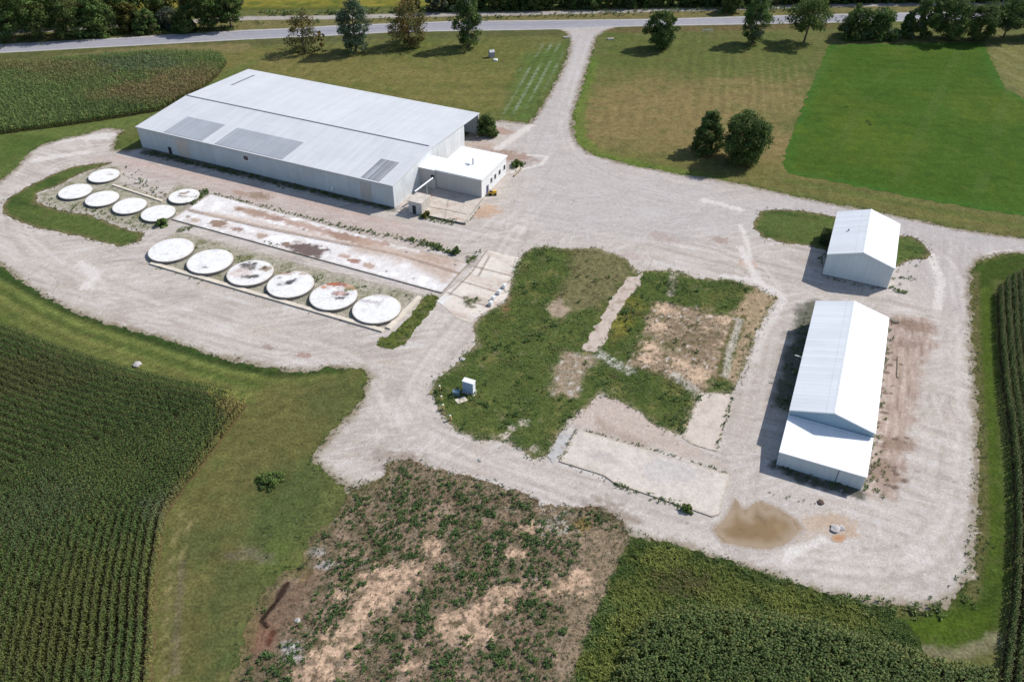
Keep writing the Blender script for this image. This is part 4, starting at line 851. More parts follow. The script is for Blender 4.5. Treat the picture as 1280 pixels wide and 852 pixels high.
def barn(o, L, W, E, Rg, name, label):
    t = empty(name, (o[0], o[1], 0), R(66.8), label, 'barn')
    G().prism([(0, -.1), (W, -.1), (W, E - .03), (W / 2, Rg - .03), (0, E - .03)], 0, L).build('wall', M['barn_wall'], t)
    sl = (Rg - E) / (W / 2); z = lambda y: E + sl * (y if y < W / 2 else W - y); ov, th = .15, .09
    r = G(); r.prism([(-ov, z(-ov)), (W / 2, Rg), (W / 2, Rg + th), (-ov, z(-ov) + th)], -.15, L + .15)
    r.prism([(W / 2 + .003, Rg), (W + ov, z(W + ov)), (W + ov, z(W + ov) + th), (W / 2 + .003, Rg + th)], -.15, L + .15)
    rf = r.build('roof', M['barn_roof'], t)
    G().prism([(W / 2 - .3, Rg + th - sl * .3 + .01), (W / 2, Rg + th + .012), (W / 2 + .3, Rg + th - sl * .3 + .01), (W / 2, Rg + th + .06)], -.16, L + .16).build('ridge_cap', M['trim'], rf)
    tr = G()
    for x0, x1 in ((-.19, -.153), (L + .153, L + .19)):
        tr.prism([(-ov, z(-ov) - .12), (W / 2, Rg - .12), (W / 2, Rg + th + .02), (-ov, z(-ov) + th + .02)], x0, x1)
        tr.prism([(W / 2 + .003, Rg - .12), (W + ov, z(W + ov) - .12), (W + ov, z(W + ov) + th + .02), (W / 2 + .003, Rg + th + .02)], x0, x1)
    for y0, y1 in ((-ov - .04, -ov - .003), (W + ov + .003, W + ov + .04)): tr.box(-.15, L + .15, y0, y1, E - .16, E + .03)
    tr.build('roof_trim', M['trim'], rf)
    G().box(-.03, L + .03, -.03, W + .03, -.1, .18).build('footing', M['conc_dark'], t)
    return t, rf, z
b1, rf1, _ = barn((72.997, 130.133), 17.994, 12.206, 4.853, 6.816, 'metal_barn', 'short white gabled metal barn standing on a small lawn beyond the long barn')
G().cyl(9.2, 9.5, 5.6, 6.2, .16, n=12).build('roof_vent', M['grey_box'], rf1)
G().box(17.99, 18.05, 4.0, 8.0, 0, 4.0).build('door_or_shading_panel', M['barn_wall'], b1)
b2, rf2, _ = barn((53.856, 85.62), 30.903, 12.151, 4.944, 6.642, 'metal_barn', 'long white gabled metal barn with a lean-to on its near end, east of the ruins')
l2, zt, z2, W2 = 7.33, 4.0, 2.85, 12.151
lt = G().prism([(-.002, -.1), (-.002, zt - .03), (-l2, z2 - .03), (-l2, -.1)], .02, W2 - .02, 'y').build('lean_to', M['barn_wall'], b2)
G().prism([(-.2, zt), (-.2, zt + .09), (-l2 - .2, z2 + .05), (-l2 - .2, z2 - .04)], -.12, W2 + .12, 'y').build('lean_to_roof', M['lean_roof'], lt)
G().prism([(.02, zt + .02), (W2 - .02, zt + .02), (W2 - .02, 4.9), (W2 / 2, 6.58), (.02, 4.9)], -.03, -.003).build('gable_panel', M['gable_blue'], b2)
G().box(-l2 - .23, -l2 - .203, -.12, W2 + .12, z2 - .12, z2 + .04).build('fascia', M['trim'], lt)
G().box(-l2 - .05, -l2 + .002, 3.6, 3.72, 0, 2.6).build('door_post', M['ridge'], lt)
G().box(-l2 - .04, -l2 + .002, .4, 3.55, .05, 2.55).build('door_or_shading_panel', M['barn_wall'], lt)
G().tube((14.6, 12.1, 4.2), (14.6, 13.5, 4.3), .1).build('vent_pipe', M['pole'], b2)

# ================================================================== SMALL THINGS
def utility_box():
    c = at(586.5, 489.5)
    t = empty('utility_cabinet', (c[0], c[1], 0), RZ_W, 'white utility cabinet standing among weeds at the western tip of the ruins', 'cabinet')
    G().box(-1.15, 1.25, -.75, .75, -.05, .12).build('pad', M['conc_plain'], t)
    G().box(-.95, .95, -.45, .45, .12, 2.35).build('body', M['box_white'], t)
    G().box(-1.02, 1.02, -.52, .52, 2.353, 2.45).build('lid', M['box_white'], t)
    for x in (-.9, .02): G().box(x, x + .88, -.48, -.452, .2, 2.25).build('door', M['box_shade_blue'], t)
utility_box()
c = at(570.5, 493.5); t = empty('pump_box', (c[0], c[1], 0), RZ_W + .4, 'low blue-grey metal box in the weeds beside the white utility cabinet', 'box')
G().box(-.55, .55, -.4, .4, -.02, .85).build('body', M['teal'], t); G().prism([(-.46, .853), (.46, .853), (.3, 1.0), (-.3, 1.0)], -.6, .6).build('lid', M['teal'], t)
c = at(576.5, 500.5); g = G(); g.box(-.9, .9, -.6, .6, -.05, .16); o = g.build('concrete_pad', M['kerb']); o.location = (c[0], c[1], 0); o.rotation_euler = (0, 0, .5); tag(o, 'small cream concrete pad in front of the blue-grey metal box', 'concrete pad')
for (px, py), h, tilt, lb in (((550, 487), .95, .05, 'faded yellow bollard farthest up the row at the edge of the weeds'), ((551.6, 501), 1.05, -.04, 'faded yellow bollard second from the top of the row at the weeds edge'), ((554.2, 511.5), 1.1, .03, 'faded yellow bollard third from the top of the row at the weeds edge'), ((564, 524.5), 1.1, .12, 'leaning faded yellow bollard nearest the gravel bend below the utility cabinet')):
    c = at(px, py); t = empty('bollard', (c[0], c[1], 0), 0, lb, 'bollard', 'faded yellow bollards at the weeds edge'); t.rotation_euler = (tilt, -tilt, 0)
    G().cyl(0, 0, -.1, h, .17, n=14).build('post', M['bollard'], t); G().cyl(0, 0, h + .002, h + .07, .16, .08, n=14).build('cap', M['pole'], t)
for (px, py), lb in (((613.6, 381), 'white concrete block nearest the camera of the four on the apron edge'), ((617.2, 374.5), 'white concrete block second nearest of the four on the apron edge'), ((624.2, 367), 'white concrete block third nearest of the four on the apron edge'), ((630.6, 359.5), 'white concrete block farthest from the camera of the four on the apron edge')):
    c = at(px, py); g = G(); g.box(-.42, .42, -.32, .32, -.05, .78); g.box(-.3, .3, -.2, .2, .782, .86); o = g.build('concrete_block', M['pole']); o.location = (c[0], c[1], 0); o.rotation_euler = (0, 0, R(58) + random.uniform(-.1, .1))
    tag(o, lb, 'concrete block', 'white concrete blocks on the apron edge')
def yellow_cart():
    c = at(615.5, 243.5); t = empty('lawn_mower', (c[0], c[1], 0), R(10), 'small yellow ride-on machine parked by the blue office door', 'mower')
    g = G(); g.box(-.9, .9, -.45, .45, .3, .75); g.prism([(-.4, .75), (.4, .75), (.32, 1.05), (-.32, 1.05)], .1, .95); g.build('body', M['yellow'], t)
    s = G(); s.box(-.55, -.05, -.28, .28, .76, .9); s.box(-.65, -.5, -.28, .28, .88, 1.3); s.build('seat', M['rubber'], t)
    for x, y, r in ((-.6, -.5, .36), (-.6, .5, .36), (.65, -.5, .26), (.65, .5, .26)): G().tube((x, y - .1, r), (x, y + .1, r), r, n=18).build('wheel', M['rubber'], t)
    G().tube((.15, 0, .9), (-.08, 0, 1.25), .03).build('steering_column', M['rubber'], t)
yellow_cart()
for a, b, w, h, lb in (((642.5, 221), (651.5, 211.5), .35, .35, 'weathered timber edging beam beside the far corner of the office'), ((645, 214.5), (650, 208), .22, .3, 'short pale timber beam in the planting beside the office')):
    A, B = at(*a), at(*b); L = math.hypot(*(B - A)[:2]); g = G(); g.box(0, L, -w / 2, w / 2, -.03, h); o = g.build('timber_beam', M['wood'] if w > .3 else M['kerb']); o.location = (A[0], A[1], 0); o.rotation_euler = (0, 0, math.atan2(B[1] - A[1], B[0] - A[0])); tag(o, lb, 'timber beam')
A, B = at(1123, 446), at(1122, 472); L = math.hypot(*(B - A)[:2]); g = G(); g.box(0, L, -.16, .16, 0, .2); o = g.build('timber_beam', M['wood']); o.location = (A[0], A[1], 0); o.rotation_euler = (0, 0, math.atan2(B[1] - A[1], B[0] - A[0])); tag(o, 'long weathered timber lying on the churned dirt east of the long barn', 'timber beam')
sheet('puddle', [(1040, 668), (1047, 667), (1056, 668), (1058, 673), (1053, 678), (1043, 677), (1039, 673)], .026, lambda V, e: Paint(V, S(196, 138, 88)).noise(S(178, 118, 74), 1, 0, .5, 3, .6).mix(S(196, 168, 142), .9 * (1 - sstep(0, .8, e))).c, M['muddy_water'], res=.15, jag=.25, jsc=1.2, seed=9)
def rock_mesh(r, seed, sq=.6):
    rn = np.random.default_rng(seed); import bmesh
    bm = bmesh.new(); bmesh.ops.create_icosphere(bm, subdivisions=2, radius=r)
    off = rn.uniform(0, 50)
    for v in bm.verts:
        n = perlin(np.array([v.co.x * 1.3 / r + off]), np.array([v.co.y * 1.3 / r + v.co.z * 2 / r + off]), 3)[0]
        v.co *= 1 + .55 * n; v.co.z *= sq
    me = bpy.data.meshes.new('rock'); bm.to_mesh(me); bm.free(); return me
for (px, py), r, lb, m in (((1044, 661), .75, 'grey lump of rubble at the edge of the small rusty puddle', 'rock'), ((1052, 659.5), .5, 'smaller broken lump of rubble right of the grey lump by the rusty puddle', 'rock'), ((372, 775), .38, 'pale rock lying in the rough field below the dark trench', 'stone'), ((172, 456), .75, 'pale stone heap at the upper edge of the left corn field', 'rock'), ((365, 808), .45, 'chalky stone near the bottom of the rough field', 'stone'), ((1026, 628), .5, 'dark stone on the gravel between the long barn and the puddle', 'rust'), ((1120, 401), .9, 'brown dirt clod mound near the far end of the long barn', 'wood'), ((600, 575), .35, 'pale stone at the gravel edge below the ruins', 'stone'), ((578, 449), .5, 'pale concrete rubble lump on the left edge of the ruins', 'stone')):
    c = at(px, py); o = link('rock', rock_mesh(r, int(px), .42), M[m]); o.location = (c[0], c[1], r * .12); o.rotation_euler = (0, 0, px); tag(o, lb, 'rock')
c = at(614.5, 71.5); t = empty('utility_cabinet', (c[0], c[1], 0), R(25), 'small grey cabinet standing alone on the lawn below the road', 'cabinet')
G().box(-.8, .8, -.6, .6, -.02, 1.7).build('body', M['grey_box'], t); G().prism([(-.7, 1.703), (.7, 1.703), (.1, 2.3), (-.1, 2.3)], -.85, .85).build('lid', M['steel'], t)
c = at(619.5, 75.5); g = G(); g.cyl(0, 0, -.02, .35, .75, .7, 20); g.cyl(0, 0, .352, .5, .3, .2, 12); o = g.build('well_cap', M['pole']); o.location = (c[0], c[1], 0); tag(o, 'low pale well cover on the lawn beside the grey cabinet', 'well cover')
for (px, py), lb in (((708, 47.5), 'pale culvert end at the left mouth of the driveway'), ((763, 49.5), 'pale culvert end at the right mouth of the driveway')):
    c = at(px, py); g = G(); g.tube((-1.1, 0, .12), (1.1, 0, .12), .42, n=14); o = g.build('culvert_pipe', M['conc_plain']); o.location = (c[0], c[1], 0); o.rotation_euler = (0, 0, .2); tag(o, lb, 'culvert')
# mailbox-like marker posts by the road verge
c = at(884, 41); g = G(); g.tube((-1.6, 0, -.02), (-1.6, 0, 1.1), .07); g.tube((1.6, 0, -.02), (1.6, 0, 1.1), .07); g.box(-1.8, 1.8, -.04, .04, .75, 1.1); o = g.build('barrier_rail', M['pole']); o.location = (c[0], c[1], 0); tag(o, 'short white rail barrier on the verge below the road', 'barrier')

# ================================================================== VEGETATION
def leaf_cloud(P, size, n, rise=(.2, 1.2), col=None, colvar=.25, wid=.42, spread=.35, seed=0, lay=.0):
    """n bent leaves round each point; returns V, quads, tris, col"""
    rn = np.random.default_rng(seed); N = len(P); K = N * n
    base = np.repeat(np.asarray(P, float), n, 0); sz = np.repeat(size, n)
    az = rn.uniform(0, 2 * math.pi, K); el = rn.uniform(rise[0], rise[1], K)
    L = sz * rn.uniform(.55, 1.1, K); w = L * wid * rn.uniform(.7, 1.3, K)
    rad = sz * spread * np.sqrt(rn.uniform(0, 1, K)); a2 = rn.uniform(0, 2 * math.pi, K)
    b = base + np.stack([rad * np.cos(a2), rad * np.sin(a2), sz * rn.uniform(0, .8, K) * lay], 1)
    h = np.stack([np.cos(az), np.sin(az), np.zeros(K)], 1); s = np.stack([-np.sin(az), np.cos(az), np.zeros(K)], 1) * (w / 2)[:, None]
    up = np.zeros((K, 3)); up[:, 2] = 1
    m = b + (h * np.cos(el)[:, None] + up * np.sin(el)[:, None]) * (L * .55)[:, None]
    e2 = el - rn.uniform(.4, 1.1, K); t = m + (h * np.cos(e2)[:, None] + up * np.sin(e2)[:, None]) * (L * .45)[:, None]
    V = np.stack([b - s * .35, b + s * .35, m + s, m - s, t], 1).reshape(-1, 3)
    i = np.arange(K)[:, None] * 5
    quads = i + np.array([[0, 1, 2, 3]]); tris = i + np.array([[3, 2, 4]])
    c = np.repeat(np.asarray(col, float).reshape(-1, 3) * np.ones((N, 1)), n, 0) * (1 + colvar * rn.uniform(-1, 1, (K, 1)))
    return V, quads, tris, np.repeat(c, 5, 0)
def merge(parts):
    V = []; Q = []; T = []; Cc = []; n = 0
    for v, q, t, c in parts:
        V.append(v); Cc.append(c); Q.append(q + n); T.append(t + n); n += len(v)
    return np.concatenate(V), np.concatenate(Q), np.concatenate(T), np.concatenate(Cc)
def stuff(name, parts, mat):
    V, Q, T, c = merge(parts); o = link(name, np_mesh(name, V, Q, T, c), M[mat]); o['kind'] = 'stuff'; return o
def scatter(poly, dens, seed, wfun=None):
    rn = np.random.default_rng(seed); poly = P2(poly) if not isinstance(poly, np.ndarray) else poly
    lo, hi = poly.min(0), poly.max(0); n = int((hi - lo).prod() * dens)
    p = rn.uniform(lo, hi, (n, 2)); p = p[inside(p[:, 0] + 1.1 * fbm(p[:, 0], p[:, 1], 2.4, 3, 201), p[:, 1] + 1.1 * fbm(p[:, 0], p[:, 1], 2.4, 3, 202), poly)]
    if wfun is not None: p = p[rn.uniform(0, 1, len(p)) < wfun(p)]
    return p
def z0(p, z=.02): return np.column_stack([p, np.full(len(p), z)])
def pw(p, pts, feather=1.0, rag=1.2, seed=0): return Paint(p, (0, 0, 0)).polyw(pts, feather=feather, rag=rag, seed=seed)
LV_D = np.array([.062, .108, .034]); LV_M = np.array([.105, .158, .046]); LV_L = np.array([.165, .20, .066]); LV_Y = np.array([.25, .23, .075]); LV_B = np.array([.17, .13, .075]); LV_G = np.array([.12, .15, .08])
def tint(p, seed, cols, sc=4.0):
    """patchy choice between leaf colours"""
    n = fbm(p[:, 0], p[:, 1], sc, 3, seed); rn = np.random.default_rng(seed); x = np.clip((n + .8) / 1.6 + rn.normal(0, .14, len(p)), 0, .999) * (len(cols) - 1)
    i = x.astype(int); f = (x - i)[:, None]; cols = np.array(cols); return cols[i] * (1 - f) + cols[np.minimum(i + 1, len(cols) - 1)] * f

# --- weeds in the ruins
EXCL = [[(783, 347), (803, 343), (798, 358), (775, 388), (752, 432), (742, 441), (728, 437), (735, 420), (757, 388), (772, 362)]]
def ruin_w(p):
    w = np.ones(len(p)) * (.55 + .45 * sstep(-.5, .2, fbm(p[:, 0], p[:, 1], 4, 3, 5)))
    w *= 1 - .72 * pw(p, DRY, 1.5, 2); w *= 1 - .95 * pw(p, BARE1); w *= 1 - .9 * pw(p, RUB1, 1, 1.8); w *= 1 - .88 * pw(p, RUB2); w *= 1 - .9 * pw(p, RUB3)
    w *= 1 - pw(p, EXCL[0], .4, .3)
    w *= 1 - .9 * Paint(p, (0, 0, 0)).blobw((570, 493), 1.0, rag=.3)
    return w
def ruins():
    p = scatter(G3, 11, 11, ruin_w); rn = np.random.default_rng(3)
    c = tint(p, 12, [LV_D * 1.2, LV_M * 1.15, LV_M * 1.25, LV_L * 1.1, LV_Y * .85], 5)
    yl = pw(p, [(766, 380), (800, 375), (802, 395), (785, 425), (760, 432), (758, 405)], 1.5, 1.5)[:, None] * .6 + pw(p, [(545, 395), (600, 395), (640, 400), (600, 440), (560, 450)], 2, 1)[:, None] * .35
    c = c * (1 - yl) + LV_Y * yl
    dr = pw(p, DRY, 1.5, 2)[:, None] * .75 + pw(p, RUB1, 1, 1)[:, None] * .6; c = c * (1 - dr) + LV_B * dr
    bn = sstep(.15, .6, fbm(p[:, 0], p[:, 1], 3.5, 3, 44))[:, None] * .6; c = c * (1 - bn) + LV_B * bn; yn = sstep(.2, .6, fbm(p[:, 0], p[:, 1], 4, 3, 46))[:, None] * .5; c = c * (1 - yn) + LV_L * yn
    size = rn.uniform(.17, .42, len(p)) * (.6 + .6 * sstep(-.4, .6, fbm(p[:, 0], p[:, 1], 5, 3, 9)))
    a = leaf_cloud(z0(p), size, 7, (.3, 1.35), c * 1.08, .25, .24, .65, 1, .4)
    q = scatter(G3, .6, 15, lambda p: ruin_w(p) * sstep(.0, .5, fbm(p[:, 0], p[:, 1], 6, 3, 31))); cq = tint(q, 16, [LV_D * 1.1, LV_D * 1.2, LV_M], 4)
    b = leaf_cloud(z0(q), rn.uniform(.35, .65, len(q)), 14, (.2, 1.4), cq, .3, .36, .5, 2, .8)
    stuff('weeds', [a, b], 'leaf')
    p = scatter(RUB1, 1.6, 18, lambda p: .7 * sstep(-.1, .5, fbm(p[:, 0], p[:, 1], 2.5, 3, 8))); q = scatter(RUB3, 1.2, 19, lambda p: sstep(-.1, .6, fbm(p[:, 0], p[:, 1], 2, 3, 8))); p = np.concatenate([p, q])
    stuff('dry_weeds', [leaf_cloud(z0(p), rn.uniform(.2, .5, len(p)), 6, (.3, 1.4), tint(p, 8, [LV_B, LV_B * .7, LV_G, LV_M]), .3, .3, .5, 3)], 'leaf')
    p = scatter(G4, 6, 20, lambda p: sstep(-.5, .2, fbm(p[:, 0], p[:, 1], 2.2, 3, 77)))
    stuff('weeds', [leaf_cloud(z0(p), rn.uniform(.2, .45, len(p)), 8, (.3, 1.4), tint(p, 4, [LV_D * 1.2, LV_M * 1.2, LV_L]), .3, .26, .5, 4, .5)], 'leaf')
ruins()

# --- foreground rough field: low dry growth and dark leafy plants
def tanw(p):
    q = Paint(p, (0, 0, 0)); w = np.zeros(len(p))
    for px, r, asp in TAN: w = np.maximum(w, q.blobw(px, r * 1.1, asp=asp, ang=10, rag=1.0, seed=int(px[0]) % 50, soft=.4))
    return w
def rough():
    rn = np.random.default_rng(5)
    right = [(735, 650), (790, 670), (775, 710), (745, 780), (725, 850), (690, 920), (690, 820), (705, 760), (725, 700)]
    ditch = [(296, 790), (330, 755), (365, 722), (392, 700), (402, 720), (375, 770), (350, 815), (310, 826)]
    def w1(p):
        d = np.full(len(p), 1e9); q = P2([(359, 729), (344, 754), (327, 776), (333, 783), (336, 803)])
        for a, b in zip(q[:-1], q[1:]): d = np.minimum(d, segd(p[:, 0], p[:, 1], a, b))
        return (1 - .8 * tanw(p)) * sstep(.8, 1.3, d) * (1 - .5 * pw(p, right)) * (1 - .9 * pw(p, ditch)) * (.5 + .5 * sstep(-.4, .3, fbm(p[:, 0], p[:, 1], 3, 3, 2)))
    p = scatter(G6, 14, 30, w1)
    a = leaf_cloud(z0(p, .03), rn.uniform(.1, .27, len(p)), 6, (.2, 1.4), tint(p, 33, [LV_B * .55, LV_B * .95, LV_B * .7, LV_G * .75, LV_G * .9, LV_D * 1.0, LV_M * .8], 3), .35, .3, .6, 5)
    def w2(p):
        w = sstep(-.25, .35, .7 * fbm(p[:, 0], p[:, 1], 4.5, 4, 62) + .5 * fbm(p[:, 0], p[:, 1], 1.2, 2, 63))
        for px, r, k in (((560, 640), 9, .5), ((500, 660), 4, .5), ((635, 705), 6, .8), ((480, 830), 6, .7), ((560, 820), 6, .5), ((640, 840), 6, .5), ((670, 700), 4, .7), ((440, 750), 3, .4), ((365, 845), 3, .9), ((520, 800), 5, .5)): w = np.maximum(w, k * Paint(p, (0, 0, 0)).blobw(px, r, rag=1.0, seed=px[0] % 40) * sstep(-.2, .3, fbm(p[:, 0], p[:, 1], 1.6, 3, 64)))
        return w * (1 - tanw(p)) * (1 - pw(p, right, 1, 2)) * (1 - pw(p, ditch)) * sstep(0, 3, sdf(p[:, 0], p[:, 1], P2(G6)))
    q = scatter(G6, 4.6, 34, w2)
    b = leaf_cloud(z0(q, .05), rn.uniform(.2, .48, len(q)), 11, (.15, 1.4), tint(q, 35, [LV_D * 1.0, LV_D * 1.25, LV_M * 1.1], 3), .3, .46, .55, 6, .7)
    stuff('low_weeds', [a], 'leaf'); stuff('leafy_weeds', [b], 'leaf')
    p = scatter([(400, 590), (440, 615), (425, 640), (390, 675), (358, 725), (330, 756), (300, 800), (290, 870), (270, 870), (285, 800), (320, 740), (330, 660), (345, 600)], 2.6, 36, lambda p: sstep(-.2, .4, fbm(p[:, 0], p[:, 1], 3, 3, 14)))
    stuff('grass_tufts', [leaf_cloud(z0(p), rn.uniform(.15, .35, len(p)), 6, (.3, 1.4), tint(p, 37, [LV_D, LV_M * .8, LV_G, LV_B]), .3, .3, .5, 7)], 'leaf')
rough()

# --- tall growth between the gravel and the lower corn
def tallweeds():
    rn = np.random.default_rng(8)
    p = scatter(G7, 16.0, 40, lambda p: .75 + .25 * sstep(-.3, .3, fbm(p[:, 0], p[:, 1], 3, 3, 3)))
    yw = Paint(p, (0, 0, 0)); y = np.zeros(len(p))
    for px, r in (((840, 712), 3.5), ((905, 738), 3.5), ((800, 740), 3), ((880, 728), 3), ((760, 830), 3.5), ((830, 698), 2.5), ((990, 755), 3), ((1060, 772), 2.5), ((790, 780), 2.5)): y = np.maximum(y, yw.blobw(px, r, rag=.9, seed=px[0] % 30, asp=1.4))
    c = tint(p, 41, [LV_D * 1.15, LV_M * 1.05, LV_M * 1.25, LV_L * 1.15], 5); c = c * (1 - .85 * y[:, None]) + np.array([.27, .29, .075]) * .85 * y[:, None]
    b = Paint(p, (0, 0, 0)).blobw((850, 728), 2.0, asp=2, rag=1)[:, None] * .6; c = c * (1 - b) + LV_B * b
    sz = rn.uniform(.26, .6, len(p)) * (.7 + .5 * sstep(-.4, .5, fbm(p[:, 0], p[:, 1], 6, 3, 19)))
    stuff('tall_weeds', [leaf_cloud(z0(p), sz, 8, (.5, 1.45), c, .3, .2, .5, 9, .6)], 'leaf')
tallweeds()

# --- tufts: edges of the lot, rows of weeds along slabs and walls
def along(pts, dens, wid, seed, raw=False):
    q = np.array(pts) if raw else P2(pts); rn = np.random.default_rng(seed); out = []
    for a, b in zip(q[:-1], q[1:]):
        L = np.hypot(*(b - a)); n = rn.poisson(L * dens)
        t = rn.uniform(0, 1, n)[:, None]; nn = np.array([-(b - a)[1], (b - a)[0]]) / max(L, 1e-6)
        out.append(a + (b - a) * t + nn * rn.normal(0, wid, n)[:, None])
    return np.concatenate(out)
def tufts():
    rn = np.random.default_rng(12)
    shed = UWs([(-76, -3), (3, -3), (22, 0), (18, 30), (3, 47), (-76, 47)])
    p = np.concatenate([along(LOT, 7.0, .55, 50)] + [along(G1 + G1[:1], 6, .5, 60), along(G2[:6], 6, .5, 61), along(G2[6:], 6, .6, 62), along(G3 + G3[:1], 5, .6, 63), along(G6[:20], 5, .5, 64), along(G7[:11], 4, .5, 65)])
    k = fbm(p[:, 0], p[:, 1], 3, 3, 71) > -.3; k &= ~inside(p[:, 0], p[:, 1], shed) & (p[:, 1] < 281); p = p[k]
    stuff('edge_tufts', [leaf_cloud(z0(p), rn.uniform(.1, .3, len(p)) * rn.uniform(.7, 1.3, len(p)), 6, (.2, 1.4), tint(p, 52, [LV_B * .7, LV_D, LV_G * .8, LV_M * .9, LV_B], 2), .3, .32, .6, 10)], 'leaf')
    rows = [([(264, 242), (330, 258), (420, 281)], 4.5, .4, (.15, .4)), ([(420, 281), (470, 292), (512, 300)], 4.6, .4, (.2, .5)), ([(512, 299), (540, 307), (571, 318)], 6, .45, (.4, .9)), ([(330, 302), (350, 310)], 3, .3, (.2, .5)), ([(222, 290), (240, 285), (236, 284)], 4, .5, (.3, .6)),
            ([(722, 535), (780, 551), (850, 572), (908, 591)], 3, .15, (.12, .3)), ([(768, 604), (810, 619), (850, 632)], 5, .35, (.2, .5)), ([(700, 577), (721, 537)], 3.5, .2, (.15, .35)), ([(700, 580), (730, 590), (760, 600)], 1.6, .3, (.12, .3)), ([(915, 494), (908, 520), (897, 560)], 3, .25, (.15, .4)),
            ([(182, 190), (300, 217), (400, 241), (486, 260)], 6, .6, (.2, .6)), ([(985, 520), (1000, 450), (1016, 390)], 4.5, 1.0, (.2, .55)), ([(975, 584), (1020, 600), (1072, 615)], 3, .4, (.2, .4)), ([(1076, 610), (1088, 588), (1094, 545), (1104, 460), (1112, 400)], 2.0, .4, (.2, .5)),
            ([(1084, 612), (1096, 590), (1100, 562)], 4.0, 1.3, (.2, .5)), ([(1030, 346), (1060, 355), (1105, 362)], 3, .3, (.15, .4)), ([(1118, 338), (1132, 345), (1142, 352)], 3.0, 1.6, (.2, .55)), ([(1112, 360), (1125, 364), (1134, 367)], 5, .5, (.3, .6)), ([(1118, 330), (1135, 326), (1158, 322)], 2.0, .8, (.2, .5)),
            ([(527, 271), (550, 276), (585, 279)], 3.0, .4, (.3, .8)), ([(586, 276), (602, 250)], 2, .4, (.2, .5)), ([(148, 212), (190, 238), (228, 252)], 3, 1.2, (.2, .5)), ([(100, 258), (150, 274), (190, 286)], 2.5, 1.0, (.2, .5)), ([(186, 330), (260, 352), (400, 388), (478, 410)], 1.6, .6, (.12, .35)), ([(205, 300), (300, 322), (400, 350), (520, 372)], 1.6, .7, (.15, .4)), ([(236, 311), (244, 313)], 6, .8, (.3, .6)), ([(286, 324), (296, 330)], 4, .8, (.3, .5)), ([(390, 352), (398, 348)], 5, .6, (.4, .8)), ([(583, 378), (596, 373)], 4, .5, (.2, .5)), ([(600, 312), (590, 324), (585, 331)], 4, .4, (.3, .7)), ([(640, 210), (651, 205), (655, 207)], 6, .6, (.4, .9)), ([(700, 20), (808, 15), (920, 12), (1040, 9)], 1.6, 2.0, (.5, 1.2)), ([(300, 30), (400, 27), (540, 24), (700, 20)], 1.0, 1.2, (.5, 1.1)), ([(320, 17), (480, 15), (560, 13)], 1.2, 1.5, (.8, 1.8)),
            ([(1198, 748), (1212, 735), (1222, 700), (1224, 660)], 3, .9, (.2, .5)), ([(1040, 748), (1110, 762), (1180, 760)], 5, .8, (.3, .7)), ([(60, 248), (80, 258), (100, 262)], 2.5, 1, (.2, .5)), ([(240, 255), (252, 243), (262, 240)], 7, .7, (.4, .9)), ([(1024, 330), (1040, 300)], 3, .4, (.2, .5)), ([(960, 616), (990, 625), (1020, 630)], 2, .4, (.1, .3)), ([(945, 30), (1000, 27), (1060, 24)], 1.2, 1.5, (.4, .9)), ([(0, 62), (0, 52), (155, 44), (300, 35)], 1.6, 1.6, (.5, 1.2))]
    parts = []
    for i, (pts, d, w, (a, b)) in enumerate(rows):
        p = along(pts, d, w, 100 + i)
        if len(p): parts.append(leaf_cloud(z0(p), rn.uniform(a, b, len(p)), 9, (.3, 1.4), tint(p, 53 + i, [LV_D, LV_M, LV_L * .9, LV_G]), .3, .38, .5, 20 + i, .4))
    stuff('weeds', parts, 'leaf')
tufts()

